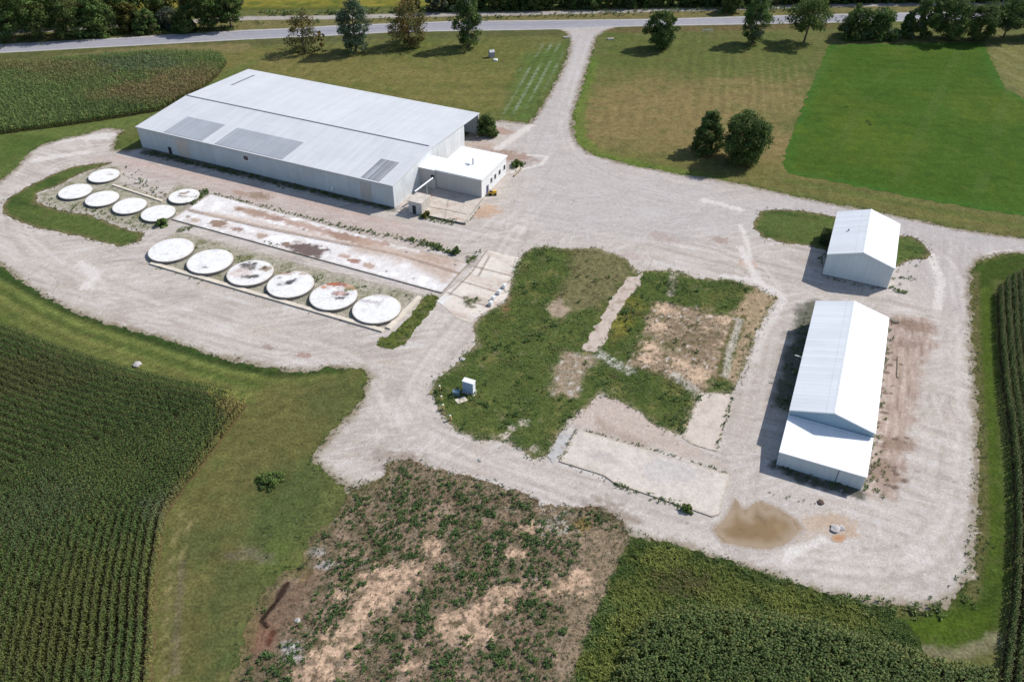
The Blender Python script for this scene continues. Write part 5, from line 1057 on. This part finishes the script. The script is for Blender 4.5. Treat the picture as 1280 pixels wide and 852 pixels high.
# --- corn
def corn_parts(pos, az, hgt, nleaf, col, seed, wl=.125, ll=.6, tassel=True, segs=3):
    rn = np.random.default_rng(seed); N = len(pos); parts = []
    K = N * nleaf; k = np.tile(np.arange(nleaf), N); b = np.repeat(pos, nleaf, 0); H = np.repeat(hgt, nleaf)
    zb = H * (.28 + .58 * k / (nleaf - 1)); a = np.repeat(az + rn.normal(0, .75, N), nleaf) + k * math.pi + rn.normal(0, .55, K)
    L = ll * rn.uniform(.75, 1.15, K) * (1 - .25 * np.abs(k / (nleaf - 1) - .5)); W = wl * rn.uniform(.8, 1.25, K)
    d = np.stack([np.cos(a), np.sin(a)], 1); s = np.stack([-np.sin(a), np.cos(a)], 1)
    pts = [np.column_stack([b, zb])]; e0 = rn.uniform(.75, 1.25, K); bend = rn.uniform(.75, 1.15, K)
    for j in range(segs):
        el = e0 - bend * j; q = pts[-1].copy(); q[:, :2] += d * (np.cos(el) * L / segs)[:, None]; q[:, 2] += np.sin(el) * L / segs; pts.append(q)
    ws = [.6, 1.0, .8, .15] if segs == 3 else [.7, 1.0, .2]
    V = []
    for q, f in zip(pts, ws):
        off = s * (W * f / 2)[:, None]; l = q.copy(); l[:, :2] -= off; r = q.copy(); r[:, :2] += off; V += [l, r]
    V = np.stack(V, 1).reshape(-1, 3); m = 2 * (segs + 1); i = np.arange(K)[:, None] * m
    Q = np.concatenate([i + np.array([[2 * j, 2 * j + 1, 2 * j + 3, 2 * j + 2]]) for j in range(segs)])
    cc = np.repeat(col, nleaf, 0) * (1 + .28 * rn.uniform(-1, 1, (K, 1))); low = np.clip(1 - k / 2.0, 0, 1)[:, None] * rn.uniform(0, .5, (K, 1))
    cc = cc * (1 - low) + np.array([.16, .13, .05]) * low
    parts.append((V, Q, np.zeros((0, 3), int), np.repeat(cc, m, 0)))
    # stalk and tassel: crossed slivers
    for ang in (0, math.pi / 2):
        o = np.stack([np.cos(az + ang), np.sin(az + ang)], 1) * .025
        V = np.stack([np.column_stack([pos - o, np.zeros(N)]), np.column_stack([pos + o, np.zeros(N)]), np.column_stack([pos + o * .6, hgt * .98]), np.column_stack([pos - o * .6, hgt * .98])], 1).reshape(-1, 3)
        parts.append((V, np.arange(N)[:, None] * 4 + np.array([[0, 1, 2, 3]]), np.zeros((0, 3), int), np.repeat(col * 1.1, 4, 0)))
        if tassel:
            o = np.stack([np.cos(az + ang + .7), np.sin(az + ang + .7)], 1) * rn.uniform(.05, .12, (N, 1)); lean = rn.normal(0, .06, (N, 2))
            V = np.stack([np.column_stack([pos, hgt * .96]), np.column_stack([pos + o + lean, hgt + .24]), np.column_stack([pos - o * .4 + lean, hgt + .3])], 1).reshape(-1, 3)
            parts.append((V, np.zeros((0, 4), int), np.arange(N)[:, None] * 3 + np.array([[0, 1, 2]]), np.repeat(np.tile(np.array([.20, .185, .09]), (N, 1)) * rn.uniform(.6, 1.2, (N, 1)), 3, 0)))
    return parts
def offset_rows(edge, side, spacing, step, dmax, seed, d0=.3, jit=.06):
    """plants on curves parallel to a field edge"""
    rn = np.random.default_rng(seed); e = edge
    for _ in range(3): 
        q = [e[0]]
        for a, b in zip(e[:-1], e[1:]): q += [a * .75 + b * .25, a * .25 + b * .75]
        q.append(e[-1]); e = np.array(q)
    out = []; azs = []; ds = []
    seg = np.diff(e, axis=0); ang = np.arctan2(seg[:, 1], seg[:, 0]); am = np.concatenate([[ang[0]], (ang[1:] + ang[:-1]) / 2, [ang[-1]]])
    nrm = np.stack([-np.sin(am), np.cos(am)], 1) * side
    d = d0
    while d < dmax:
        c = e + nrm * d; sl = np.hypot(*np.diff(c, axis=0).T)
        ok = (np.diff(c, axis=0) * seg).sum(1) > 0; cum = np.concatenate([[0], np.cumsum(np.where(ok, sl, 0))])
        t = np.arange(rn.uniform(0, step), cum[-1], step); t = t + rn.normal(0, step * .18, len(t)); t = np.clip(t, 0, cum[-1] - 1e-3)
        x = np.interp(t, cum + np.arange(len(cum)) * 1e-7, c[:, 0]); y = np.interp(t, cum + np.arange(len(cum)) * 1e-7, c[:, 1]); a = np.interp(t, cum + np.arange(len(cum)) * 1e-7, am)
        j = rn.normal(0, jit, (len(t), 2)); out.append(np.column_stack([x, y]) + j); azs.append(a); ds.append(np.full(len(t), d)); d += spacing
    return np.concatenate(out), np.concatenate(azs), np.concatenate(ds)
CN = np.array([.092, .146, .044]); CN2 = np.array([.145, .20, .062]); CNY = np.array([.26, .25, .07]); CNB = np.array([.20, .145, .07])
def corn_col(p, seed, extra=()):
    rn = np.random.default_rng(seed); n = fbm(p[:, 0], p[:, 1], 12, 3, seed); f = np.clip(.45 + .5 * n + rn.normal(0, .22, len(p)), 0, 1)[:, None]
    c = CN * (1 - f) + CN2 * f; y = (rn.uniform(0, 1, len(p)) < .05 + .06 * sstep(0, .6, n))[:, None] * .5; c = c * (1 - y) + CNY * y
    q = Paint(p, (0, 0, 0))
    for px, r, asp, col, am in extra: w = q.blobw(px, r, asp=asp, rag=.8, seed=int(px[0]) % 30)[:, None] * am; c = c * (1 - w) + np.array(col) * w
    return c
def corn_soil(name, poly): 
    return sheet(name, poly, .016, lambda V, e: Paint(V, S(74, 64, 48)).noise(S(58, 60, 36), 2, -.2, .4, 3, .7).value(.8, .2, 4).c, M['soil'], res=.5, jag=.3)
def field_left():
    F = P2([(-90, 395), (-40, 402), (0, 411), (67, 437), (142, 463), (210, 479), (275, 492), (312, 506), (304, 516), (280, 548), (250, 588), (224, 621), (209, 644), (203, 677), (200, 700), (195, 732), (194, 800), (190, 852), (186, 930), (182, 980), (-200, 980), (-200, 380)])
    right = P2([(322, 494), (304, 516), (280, 548), (250, 588), (224, 621), (209, 644), (203, 677), (200, 700), (195, 732), (194, 800), (190, 852), (186, 930)]); top = P2([(-120, 392), (-40, 402), (0, 411), (67, 437), (142, 463), (210, 479), (275, 492), (330, 508)])
    pa, aa, da = offset_rows(top, -1, 1.3, .18, 27, 1); ok = inside(pa[:, 0], pa[:, 1], F)
    dr = np.full(len(pa), 1e9)
    for a, b in zip(right[:-1], right[1:]): dr = np.minimum(dr, segd(pa[:, 0], pa[:, 1], a, b))
    k = ok & (da < dr * .9 + 0); pa, aa = pa[k], aa[k]
    pb, ab, db = offset_rows(right, -1, 1.08, .2, 62, 2); ok = inside(pb[:, 0], pb[:, 1], F)
    dt = np.full(len(pb), 1e9)
    for a, b in zip(top[:-1], top[1:]): dt = np.minimum(dt, segd(pb[:, 0], pb[:, 1], a, b))
    k = ok & ~((dt < 27) & (dt < db * .9)); pb, ab = pb[k], ab[k]
    p = np.concatenate([pa, pb]); az = np.concatenate([aa, ab])
    # keep what the surroundings of the view can show
    k = (p[:, 0] > -105) & (p[:, 1] > 34); p, az = p[k], az[k]
    rn = np.random.default_rng(4); de = sdf(p[:, 0], p[:, 1], F)
    h = rn.normal(2.35, .13, len(p)) * (.78 + .22 * sstep(.1, 1.6, de)) * (1 + .09 * fbm(p[:, 0], p[:, 1], 9, 3, 3))
    keep = rn.uniform(0, 1, len(p)) > .06 + .35 * sstep(.55, .8, fbm(p[:, 0], p[:, 1], 6, 3, 17)); 
    c = corn_col(p, 5, [((303, 503), 3.6, 1.2, CNY * 1.5, .95), ((293, 516), 2.4, 1, CNB * 1.3, .6), ((20, 480), 6, 2, CNB, .3), ((100, 760), 9, 1, CNY * .6, .4), ((30, 830), 8, 1, CNY * .6, .35), ((220, 640), 4, 1, [.15, .19, .12], .55), ((60, 640), 6, 1, [.13, .17, .09], .35)])
    dr2 = np.full(len(p), 1e9)
    for a, b in zip(right[:-1], right[1:]): dr2 = np.minimum(dr2, segd(p[:, 0], p[:, 1], a, b))
    ed = ((1 - sstep(.2, 1.8, de)) * rn.uniform(.1, 1, len(p)) * (dr2 < 2.0))[:, None]; c = c * (1 - ed) + (CNY * .55 + CNB * .6) * ed
    p, az, h, c = p[keep], az[keep], h[keep], c[keep]
    stuff('corn_field', corn_parts(p, az, h, 7, c, 6), 'corn_leaf')
    corn_soil('field_soil', F) if False else sheet('field_soil', F, .016, lambda V, e: Paint(V, S(70, 62, 46)).noise(S(54, 58, 34), 2, -.2, .4, 3, .7).mix(S(112, 100, 66), 1 - sstep(.2, 1.2, e)).value(.8, .2, 4).c, M['soil'], res=.4, jag=.5, raw=True)
    return len(p)
def field_right():
    F = P2([(1340, 330), (1285, 336), (1256, 353), (1246, 370), (1248, 430), (1254, 494), (1264, 559), (1268, 656), (1264, 754), (1256, 806), (1249, 860), (1246, 940), (1420, 940), (1400, 330)])
    edge = P2([(1246, 360), (1248, 430), (1254, 494), (1264, 559), (1268, 656), (1264, 754), (1256, 806), (1249, 860), (1246, 940)])
    edge = np.concatenate([[edge[0] + (edge[0] - edge[1]) * .8], edge])
    p, az, d = offset_rows(edge, 1, 1.12, .18, 26, 11, jit=.1); k = inside(p[:, 0], p[:, 1], F); p, az = p[k], az[k]
    rn = np.random.default_rng(14); de = sdf(p[:, 0], p[:, 1], F); h = rn.normal(2.4, .12, len(p)) * (.8 + .2 * sstep(0, 1.0, de))
    stuff('corn_field', corn_parts(p, az, h, 7, corn_col(p, 15) * .85, 16), 'corn_leaf')
    sheet('field_soil', F, .016, lambda V, e: Paint(V, S(66, 60, 44)).value(.8, .2, 4).c, M['soil'], res=.5, jag=.2, raw=True)
def field_lower():
    F = P2([(772, 840), (785, 805), (806, 776), (850, 762), (918, 765), (994, 776), (1062, 792), (1108, 807), (1153, 824), (1198, 834), (1240, 834), (1246, 860), (1244, 960), (740, 960), (760, 880)])
    edge = P2([(700, 748), (806, 757), (850, 755), (918, 760), (994, 776), (1062, 792), (1108, 807), (1153, 824), (1198, 836), (1260, 846)])
    p, az, d = offset_rows(edge, -1, .95, .22, 30, 21, jit=.24); k = inside(p[:, 0], p[:, 1], F); p, az = p[k], az[k]
    rn = np.random.default_rng(24); de = sdf(p[:, 0], p[:, 1], F); h = rn.normal(2.3, .16, len(p)) * (.7 + .3 * sstep(0, 2.0, de))
    c = corn_col(p, 25); ed = ((1 - sstep(.2, 2.5, de)) * rn.uniform(0, .7, len(p)))[:, None]; c = c * (1 - ed) + CNY * .9 * ed
    stuff('corn_field', corn_parts(p, az, h, 7, c * 1.05, 26, .17, .72), 'corn_leaf')
    sheet('field_soil', F, .03, lambda V, e: Paint(V, S(64, 60, 42)).value(.8, .2, 4).c, M['soil'], res=.5, jag=.2, raw=True)
def field_far():
    F = P2([(-90, 92), (0, 82), (119, 73), (200, 67), (275, 69), (284, 79), (272, 96), (250, 114), (200, 139), (140, 149), (78, 158), (0, 168), (-90, 178)])
    edge = P2([(-160, 188), (0, 168), (78, 158), (140, 149), (200, 139), (300, 118), (420, 86)])
    p, az, d = offset_rows(edge, 1, 1.05, .45, 120, 31); k = inside(p[:, 0], p[:, 1], F); p, az = p[k], az[k]
    rn = np.random.default_rng(34); de = sdf(p[:, 0], p[:, 1], F); h = rn.normal(2.1, .25, len(p)) * (.7 + .3 * sstep(0, 3.0, de))
    c = corn_col(p, 35, [((220, 115), 8, 2.2, CNB * 1.1, .75), ((245, 98), 7, 2, CNB * 1.2, .6), ((170, 125), 6, 2.5, CNB, .6), ((90, 100), 7, 2, CNB * .8, .35), ((40, 88), 5, 5, CNB * 1.1, .5), ((180, 85), 7, 2, [.10, .13, .09], .5), ((120, 140), 5, 3, CN * .8, .6)])
    stuff('corn_field', corn_parts(p, az, h, 6, c * 1.5, 36, .19, .95, True, 2), 'corn_leaf')
    sheet('field_soil', F, .016, lambda V, e: Paint(V, S(80, 74, 48)).noise(S(66, 76, 38), 4, -.2, .4, 3, .8).value(.8, .2, 4).c, M['soil'], res=.6, jag=.5, raw=True)
field_left(); field_right(); field_lower(); field_far()

# --- trees
def crown_mesh(H, Rr, shape, nclump, nleaf, ls, col, seed, z0_=.22, sparse=1.0, var=.3, accent=None):
    nclump = int(nclump * 1.45); nleaf = int(nleaf * 1.25)
    rn = np.random.default_rng(seed); cs = []; rs = []
    while len(cs) < nclump:
        t = rn.uniform(0, 1); z = z0_ + (1 - z0_) * t
        if shape == 'round': pr = math.sqrt(max(0, 1 - (2 * t - 1.0) ** 2)) ** .8
        elif shape == 'cone': pr = (1 - t) ** .75 * .95 + .08
        elif shape == 'tall': pr = math.sin(math.pi * min(1, (t * .86 + .12))) ** .7
        elif shape == 'wide': pr = (1 - t ** 2.2) ** .5 * (.7 + .3 * min(1, t * 3))
        else: pr = math.sqrt(max(0, 1 - t ** 2))
        if rn.uniform() > pr * 1.05: continue
        a = rn.uniform(0, 2 * math.pi); r = Rr * pr * (rn.uniform(.25, 1) ** .55) * (1 + .22 * math.sin(3 * a + seed) + .12 * math.sin(5 * a + 2.1 * seed))
        q = Rr * rn.uniform(.17, .30) * (1 if shape != 'cone' else .8)
        cs.append((r * math.cos(a) * .92, r * math.sin(a) * .92, min(z * H, H - q * .4))); rs.append(q)
    cs = np.array(cs); rs = np.array(rs); K = nclump * nleaf
    u = rn.normal(0, 1, (K, 3)); u /= np.linalg.norm(u, axis=1)[:, None]; rad = np.repeat(rs, nleaf) * rn.uniform(.35, 1.15, K) ** .7
    c = np.repeat(cs, nleaf, 0) + u * rad[:, None] * np.array([1.1, 1.1, .8]); c[:, 2] = np.maximum(c[:, 2], .15)
    n = u + rn.normal(0, .6, (K, 3)) + np.array([0, 0, .35]); n /= np.linalg.norm(n, axis=1)[:, None]
    t1 = np.cross(n, rn.normal(0, 1, (K, 3))); t1 /= np.linalg.norm(t1, axis=1)[:, None]; t2 = np.cross(n, t1)
    s = (ls * rn.uniform(.6, 1.3, K))[:, None]
    V = np.stack([c - t1 * s * .6, c + t2 * s * .38 + n * s * .08, c + t1 * s * .6, c - t2 * s * .38 + n * s * .08], 1).reshape(-1, 3)
    V[:, 2] = np.maximum(V[:, 2], .02)
    cc = np.repeat(np.asarray(col)[None] * (1 + var * rn.uniform(-1, 1, (nclump, 1))) + rn.uniform(-.008, .012, (nclump, 3)) * [1, .7, .4], nleaf, 0)
    if accent is not None:
        w = np.repeat((rn.uniform(0, 1, (nclump, 1)) < accent[1]) * rn.uniform(.4, 1, (nclump, 1)), nleaf, 0); cc = cc * (1 - w) + np.asarray(accent[0]) * w
    cc = cc * (1 + .3 * rn.uniform(-1, 1, (K, 1)))
    return np_mesh('crown', V, np.arange(K)[:, None] * 4 + np.array([[0, 1, 2, 3]]), None, np.repeat(np.clip(cc, .01, 1), 4, 0)), cs
def tree(name, px, H, Rr, shape, label, col, seed, nclump=60, nleaf=75, ls=.5, z0_=.2, group=None, accent=None, var=.3, lean=0.0, world=None, cat='tree', trunk=True):
    c = at(*px) if world is None else world
    t = empty(name, (c[0], c[1], 0), 0, label, cat, group)
    me, cs = crown_mesh(H, Rr, shape, nclump, nleaf, ls, col, seed, z0_, var=var, accent=accent)
    g = G(); r0 = max(.12, H * .022); rn = random.Random(seed); top = (lean * H * .5, 0, H * (.62 if shape != 'cone' else .9))
    mid = (lean * H * .2 + rn.uniform(-.2, .2), rn.uniform(-.2, .2), top[2] * .45)
    g.tube((0, 0, -.15), (0, 0, .35), r0 * 1.5, r0 * 1.1, 9); g.tube((0, 0, .3), mid, r0 * 1.1, r0 * .8, 9); g.tube(mid, top, r0 * .8, r0 * .25, 8)
    for k in cs[rn.sample(range(len(cs)), min(14, len(cs)))]:
        f = rn.uniform(.35, .9); b = [mid[i] * (1 - f) + top[i] * f for i in range(3)]
        if k[2] < b[2]: b = [mid[0], mid[1], min(mid[2], k[2] * .9)]
        m = [(b[i] + k[i]) / 2 for i in range(3)]; m[2] += .4
        g.tube(b, m, r0 * .4, r0 * .25, 6); g.tube(m, tuple(k), r0 * .25, .03, 5)
    g.build('trunk' if cat == 'tree' else 'stems', M['bark'], t)
    link('crown' if cat == 'tree' else 'foliage', me, M['leaf'], t)
    return t
DKG = np.array([.098, .148, .042]); MDG = np.array([.125, .18, .05]); OLV = np.array([.14, .14, .05]); BLU = np.array([.10, .145, .085]); YEL = np.array([.20, .19, .045]); ORG = np.array([.23, .155, .05]); GRY = np.array([.14, .165, .105])
# along the lawn below the road
tree('broadleaf_tree', (381, 65), 12.5, 5.6, 'wide', 'thin olive-brown tree with see-through crown, leftmost of the four on the lawn by the road', OLV * .9, 1, 34, 45, .5, .06, accent=(ORG * .9, .3))
tree('broadleaf_tree', (445, 65.5), 17, 5.2, 'tall', 'tall silvery blue-green tree, second of the four on the lawn by the road', BLU, 2, 64, 70, .5, .05, accent=(GRY * 1.1, .35))
tree('broadleaf_tree', (512, 57), 14, 6.6, 'wide', 'broad tree with yellow-orange autumn tint, third of the four on the lawn by the road', OLV, 3, 60, 55, .5, .05, accent=(ORG, .4))
tree('broadleaf_tree', (586, 59), 17, 4.6, 'tall', 'narrow tree with dark lower crown and greyish top, fourth on the lawn near the driveway', DKG * 1.05, 4, 60, 80, .5, .06, accent=(GRY, .25))
tree('sapling', (403, 62), 6.0, 1.3, 'tall', 'slender sapling with reddish leaves close to the olive-brown tree', ORG * .7, 31, 16, 40, .35, .2, accent=(DKG, .4))
tree('round_tree', (826, 60), 11.2, 4.9, 'round', 'compact dark round tree standing alone just right of the driveway mouth', DKG, 5, 80, 90, .45, .06)
tree('broadleaf_tree', (941, 54), 15.5, 4.7, 'tall', 'upright grey-green tree, left of the leaning open-crowned tree by the road', DKG * 1.15, 6, 62, 75, .5, .1, accent=(GRY, .3))
tree('broadleaf_tree', (1005, 52.5), 14.5, 6.8, 'wide', 'open-crowned tree with a bare leaning trunk at the corner of the green field', MDG * .9, 7, 56, 70, .5, .3, lean=.12)
# the pair in the middle of the right lawn
tree('spruce_tree', (882, 188), 10.8, 4.4, 'cone', 'ragged conical tree, the left of the pair standing on the dry right lawn', DKG * .95, 8, 95, 80, .38, .05)
tree('round_tree', (926.5, 203), 12.2, 5.6, 'round', 'dense rounded tree, the right of the pair standing on the dry right lawn', DKG * .95, 9, 120, 95, .42, .05)
# bushes by buildings
tree('shrub', (609, 168.5), 5.2, 2.9, 'bush', 'big dark round shrub at the far right corner of the metal shed', DKG * .95, 10, 60, 70, .35, .02, cat='shrub')
def hedge_bush():
    c = at(1031.5, 303); t = empty('clipped_shrub', (c[0], c[1], 0), R(66.8), 'dark box-shaped shrub against the left wall of the short barn', 'shrub')
    rn = np.random.default_rng(3); K = 2600; q = rn.uniform(-1, 1, (K, 3)); ax = rn.integers(0, 3, K); q[np.arange(K), ax] = np.sign(q[np.arange(K), ax]) * rn.uniform(.8, 1.05, K); q = q * [1.2, 1.1, 1.35] + [0, 0, 1.4]
    V, Q, T, cl = leaf_cloud(q, np.full(K, .3), 1, (-.4, 1.3), DKG * .7, .4, .5, .1, 5); V[:, 2] = np.maximum(V[:, 2], .02)
    link('foliage', np_mesh('foliage', V, Q, T, cl), M['leaf'], t); g = G()
    for k in range(4): g.tube((random.uniform(-.3, .3), random.uniform(-.3, .3), -.1), (random.uniform(-.8, .8), random.uniform(-.8, .8), 2.2), .06, .03, 6)
    g.build('stems', M['bark'], t)
hedge_bush()
tree('shrub', (338, 602), 1.0, 1.8, 'bush', 'low bright green shrub alone on the near-left lawn', MDG * 1.2, 12, 26, 46, .24, .02, cat='shrub')
tree('shrub', (203, 282), 1.6, 1.3, 'bush', 'bright green leafy shrub at the left corner of the long slab', MDG * 1.3, 13, 22, 60, .3, .02, cat='shrub')
tree('shrub', (533, 271), 1.5, .9, 'bush', 'small yellow-green bush at the corner of the small hut', YEL * .8, 14, 16, 50, .22, .02, cat='shrub')
tree('shrub', (646, 207), 1.5, 1.4, 'bush', 'small green bush in the planting at the far corner of the office', MDG * 1.1, 15, 20, 50, .26, .02, cat='shrub')
tree('shrub', (858, 637), .9, .9, 'bush', 'small weedy bush at the lower edge of the foreground slab', MDG * 1.1, 16, 18, 50, .2, .02, cat='shrub')
tree('shrub', (571, 317), 1.6, .8, 'bush', 'dark green bush at the end of the weed row beyond the long slab', DKG * 1.2, 17, 16, 50, .24, .02, cat='shrub')
# cluster at the top of the green field
for i, a in enumerate([((1068, 47), 10.5, 5.2, 'bush', 'leftmost bushy tree of the dark clump along the top of the green field', DKG), ((1098, 47), 9.5, 5.0, 'bush', 'second bushy tree from the left in the clump along the top of the green field', DKG * 1.1), ((1131, 47), 9.0, 2.9, 'cone', 'small narrow tree with a short trunk between the two halves of the field-edge clump', DKG * .9), ((1153, 47), 14, 4.2, 'tall', 'upright tree with greyish foliage in the middle of the field-edge clump', DKG * 1.15),
                       ((1186, 49), 14, 6.2, 'round', 'large broad tree in the right half of the field-edge clump', DKG), ((1222, 50), 12, 5.8, 'round', 'large dark tree at the right end of the field-edge clump', DKG * .9), ((1254, 47), 13, 6.0, 'wide', 'tree with a visible bare trunk beside the field-edge clump at the far right', DKG), ((1290, 46), 12, 5, 'round', 'tree cut by the right edge of the photo beside the field-edge clump', DKG)]):
    px, h, r, sh, lb, c = a; tree('broadleaf_tree', px, h, r, sh, lb, c, 40 + i, 66, 80, .5, .3 if sh == 'wide' else .05, group='trees along the top of the green field', accent=(GRY * .9, .15))
# thicket at the top left
TL = [((12, 55), 16, 7, 'round', 'dense green tree at the far left end of the roadside thicket', DKG), ((52, 53), 17, 7.2, 'round', 'tall dense tree second from the left in the roadside thicket', MDG * .85), ((92, 51), 15, 6.6, 'bush', 'dark broad tree third from the left in the roadside thicket', DKG), ((128, 48.5), 13, 6, 'bush', 'rounded tree fourth from the left in the roadside thicket', DKG * 1.15), ((165, 38), 9, 4.2, 'bush', 'yellow-green topped tree behind the verge in the roadside thicket', YEL * .6), ((184, 40), 7.5, 4.2, 'bush', 'low dark tree at the centre of the roadside thicket', DKG), ((213, 35.5), 6.5, 4.0, 'bush', 'low grey-green bush in the gap of the roadside thicket', GRY * .6), ((234, 40), 8, 3.6, 'bush', 'low bushy tree left of the two tall trees ending the thicket', MDG * .8), ((262, 41), 13.5, 5.2, 'round', 'very dark rounded tree near the right end of the roadside thicket', DKG * .8), ((289, 39), 13, 4.6, 'tall', 'upright dark tree closing the right end of the roadside thicket', DKG * 1.1),
      ((30, 34), 15, 7, 'round', 'tree behind the far left of the thicket, beyond the track', MDG * .8), ((75, 30), 15, 7, 'round', 'tree showing above the third tree of the thicket, beyond the track', DKG), ((118, 27), 14, 6.5, 'round', 'tree with olive crown behind the middle of the thicket', OLV * .8), ((160, 23), 12, 6, 'round', 'dark tree behind the yellow-green tree of the thicket', DKG), ((200, 20), 12, 6, 'round', 'tree behind the gap in the thicket, beyond the track', DKG * .9), ((245, 17), 12, 6, 'round', 'tree behind the right part of the thicket with yellowish crown', OLV * .9), ((292, 14), 11, 4.6, 'round', 'grey-green tree behind the right end of the thicket', GRY * .7)]
for i, (px, h, r, sh, lb, c) in enumerate(TL): tree('broadleaf_tree', (px[0], px[1] - (6.5 if i < 4 else 4 if i in (8, 9) else 0)), h, r, sh, lb, c, 60 + i, 60, 75, .55, .03 if sh == 'bush' else .1, group='trees of the roadside thicket', accent=(OLV * .9, .15))
tree('broadleaf_tree', (913, 15), 9, 3.8, 'bush', 'dark bushy tree between the road and the track, behind the upright grey-green tree', DKG, 85, 50, 70, .5, .03)
tree('broadleaf_tree', (547, 14), 9, 3.6, 'bush', 'greyish bush by the track to the left of the dark tree line', GRY * .8, 86, 40, 60, .5, .03)
tree('broadleaf_tree', (515, 12.5), 6, 3.4, 'bush', 'low olive bush beyond the track, behind the yellow-orange tree', OLV * .8, 87, 36, 60, .5, .03)
# the long line of trees beyond the track
LB = 'tree in the dark unbroken line beyond the pale track'
masters = [tree('broadleaf_tree', (570 + 24 * k, 10.5), 9.5 + k, 4.6, 'bush', LB, DKG * (.85 + .12 * k), 90 + k, 60, 75, .55, .02, group='dark tree line beyond the track', accent=(OLV * .7, .12)) for k in range(3)]
def copy_tree(m, x, y, rz, sc):
    r = m.copy(); C.objects.link(r); r.location = (x, y, 0); r.rotation_euler = (0, 0, rz); r.scale = (sc, sc, sc)
    for ch in m.children: c = ch.copy(); C.objects.link(c); c.parent = r
rn_ = random.Random(5)
for k in range(3, 31):
    px = 570 + 24 * k; py = 10.5 - (px - 570) * .0135 + rn_.uniform(-.6, .3); c = at(px, py - (1.2 if px > 960 else 0)); copy_tree(masters[k % 3], c[0], c[1], rn_.uniform(0, 6), rn_.uniform(.8, 1.15))
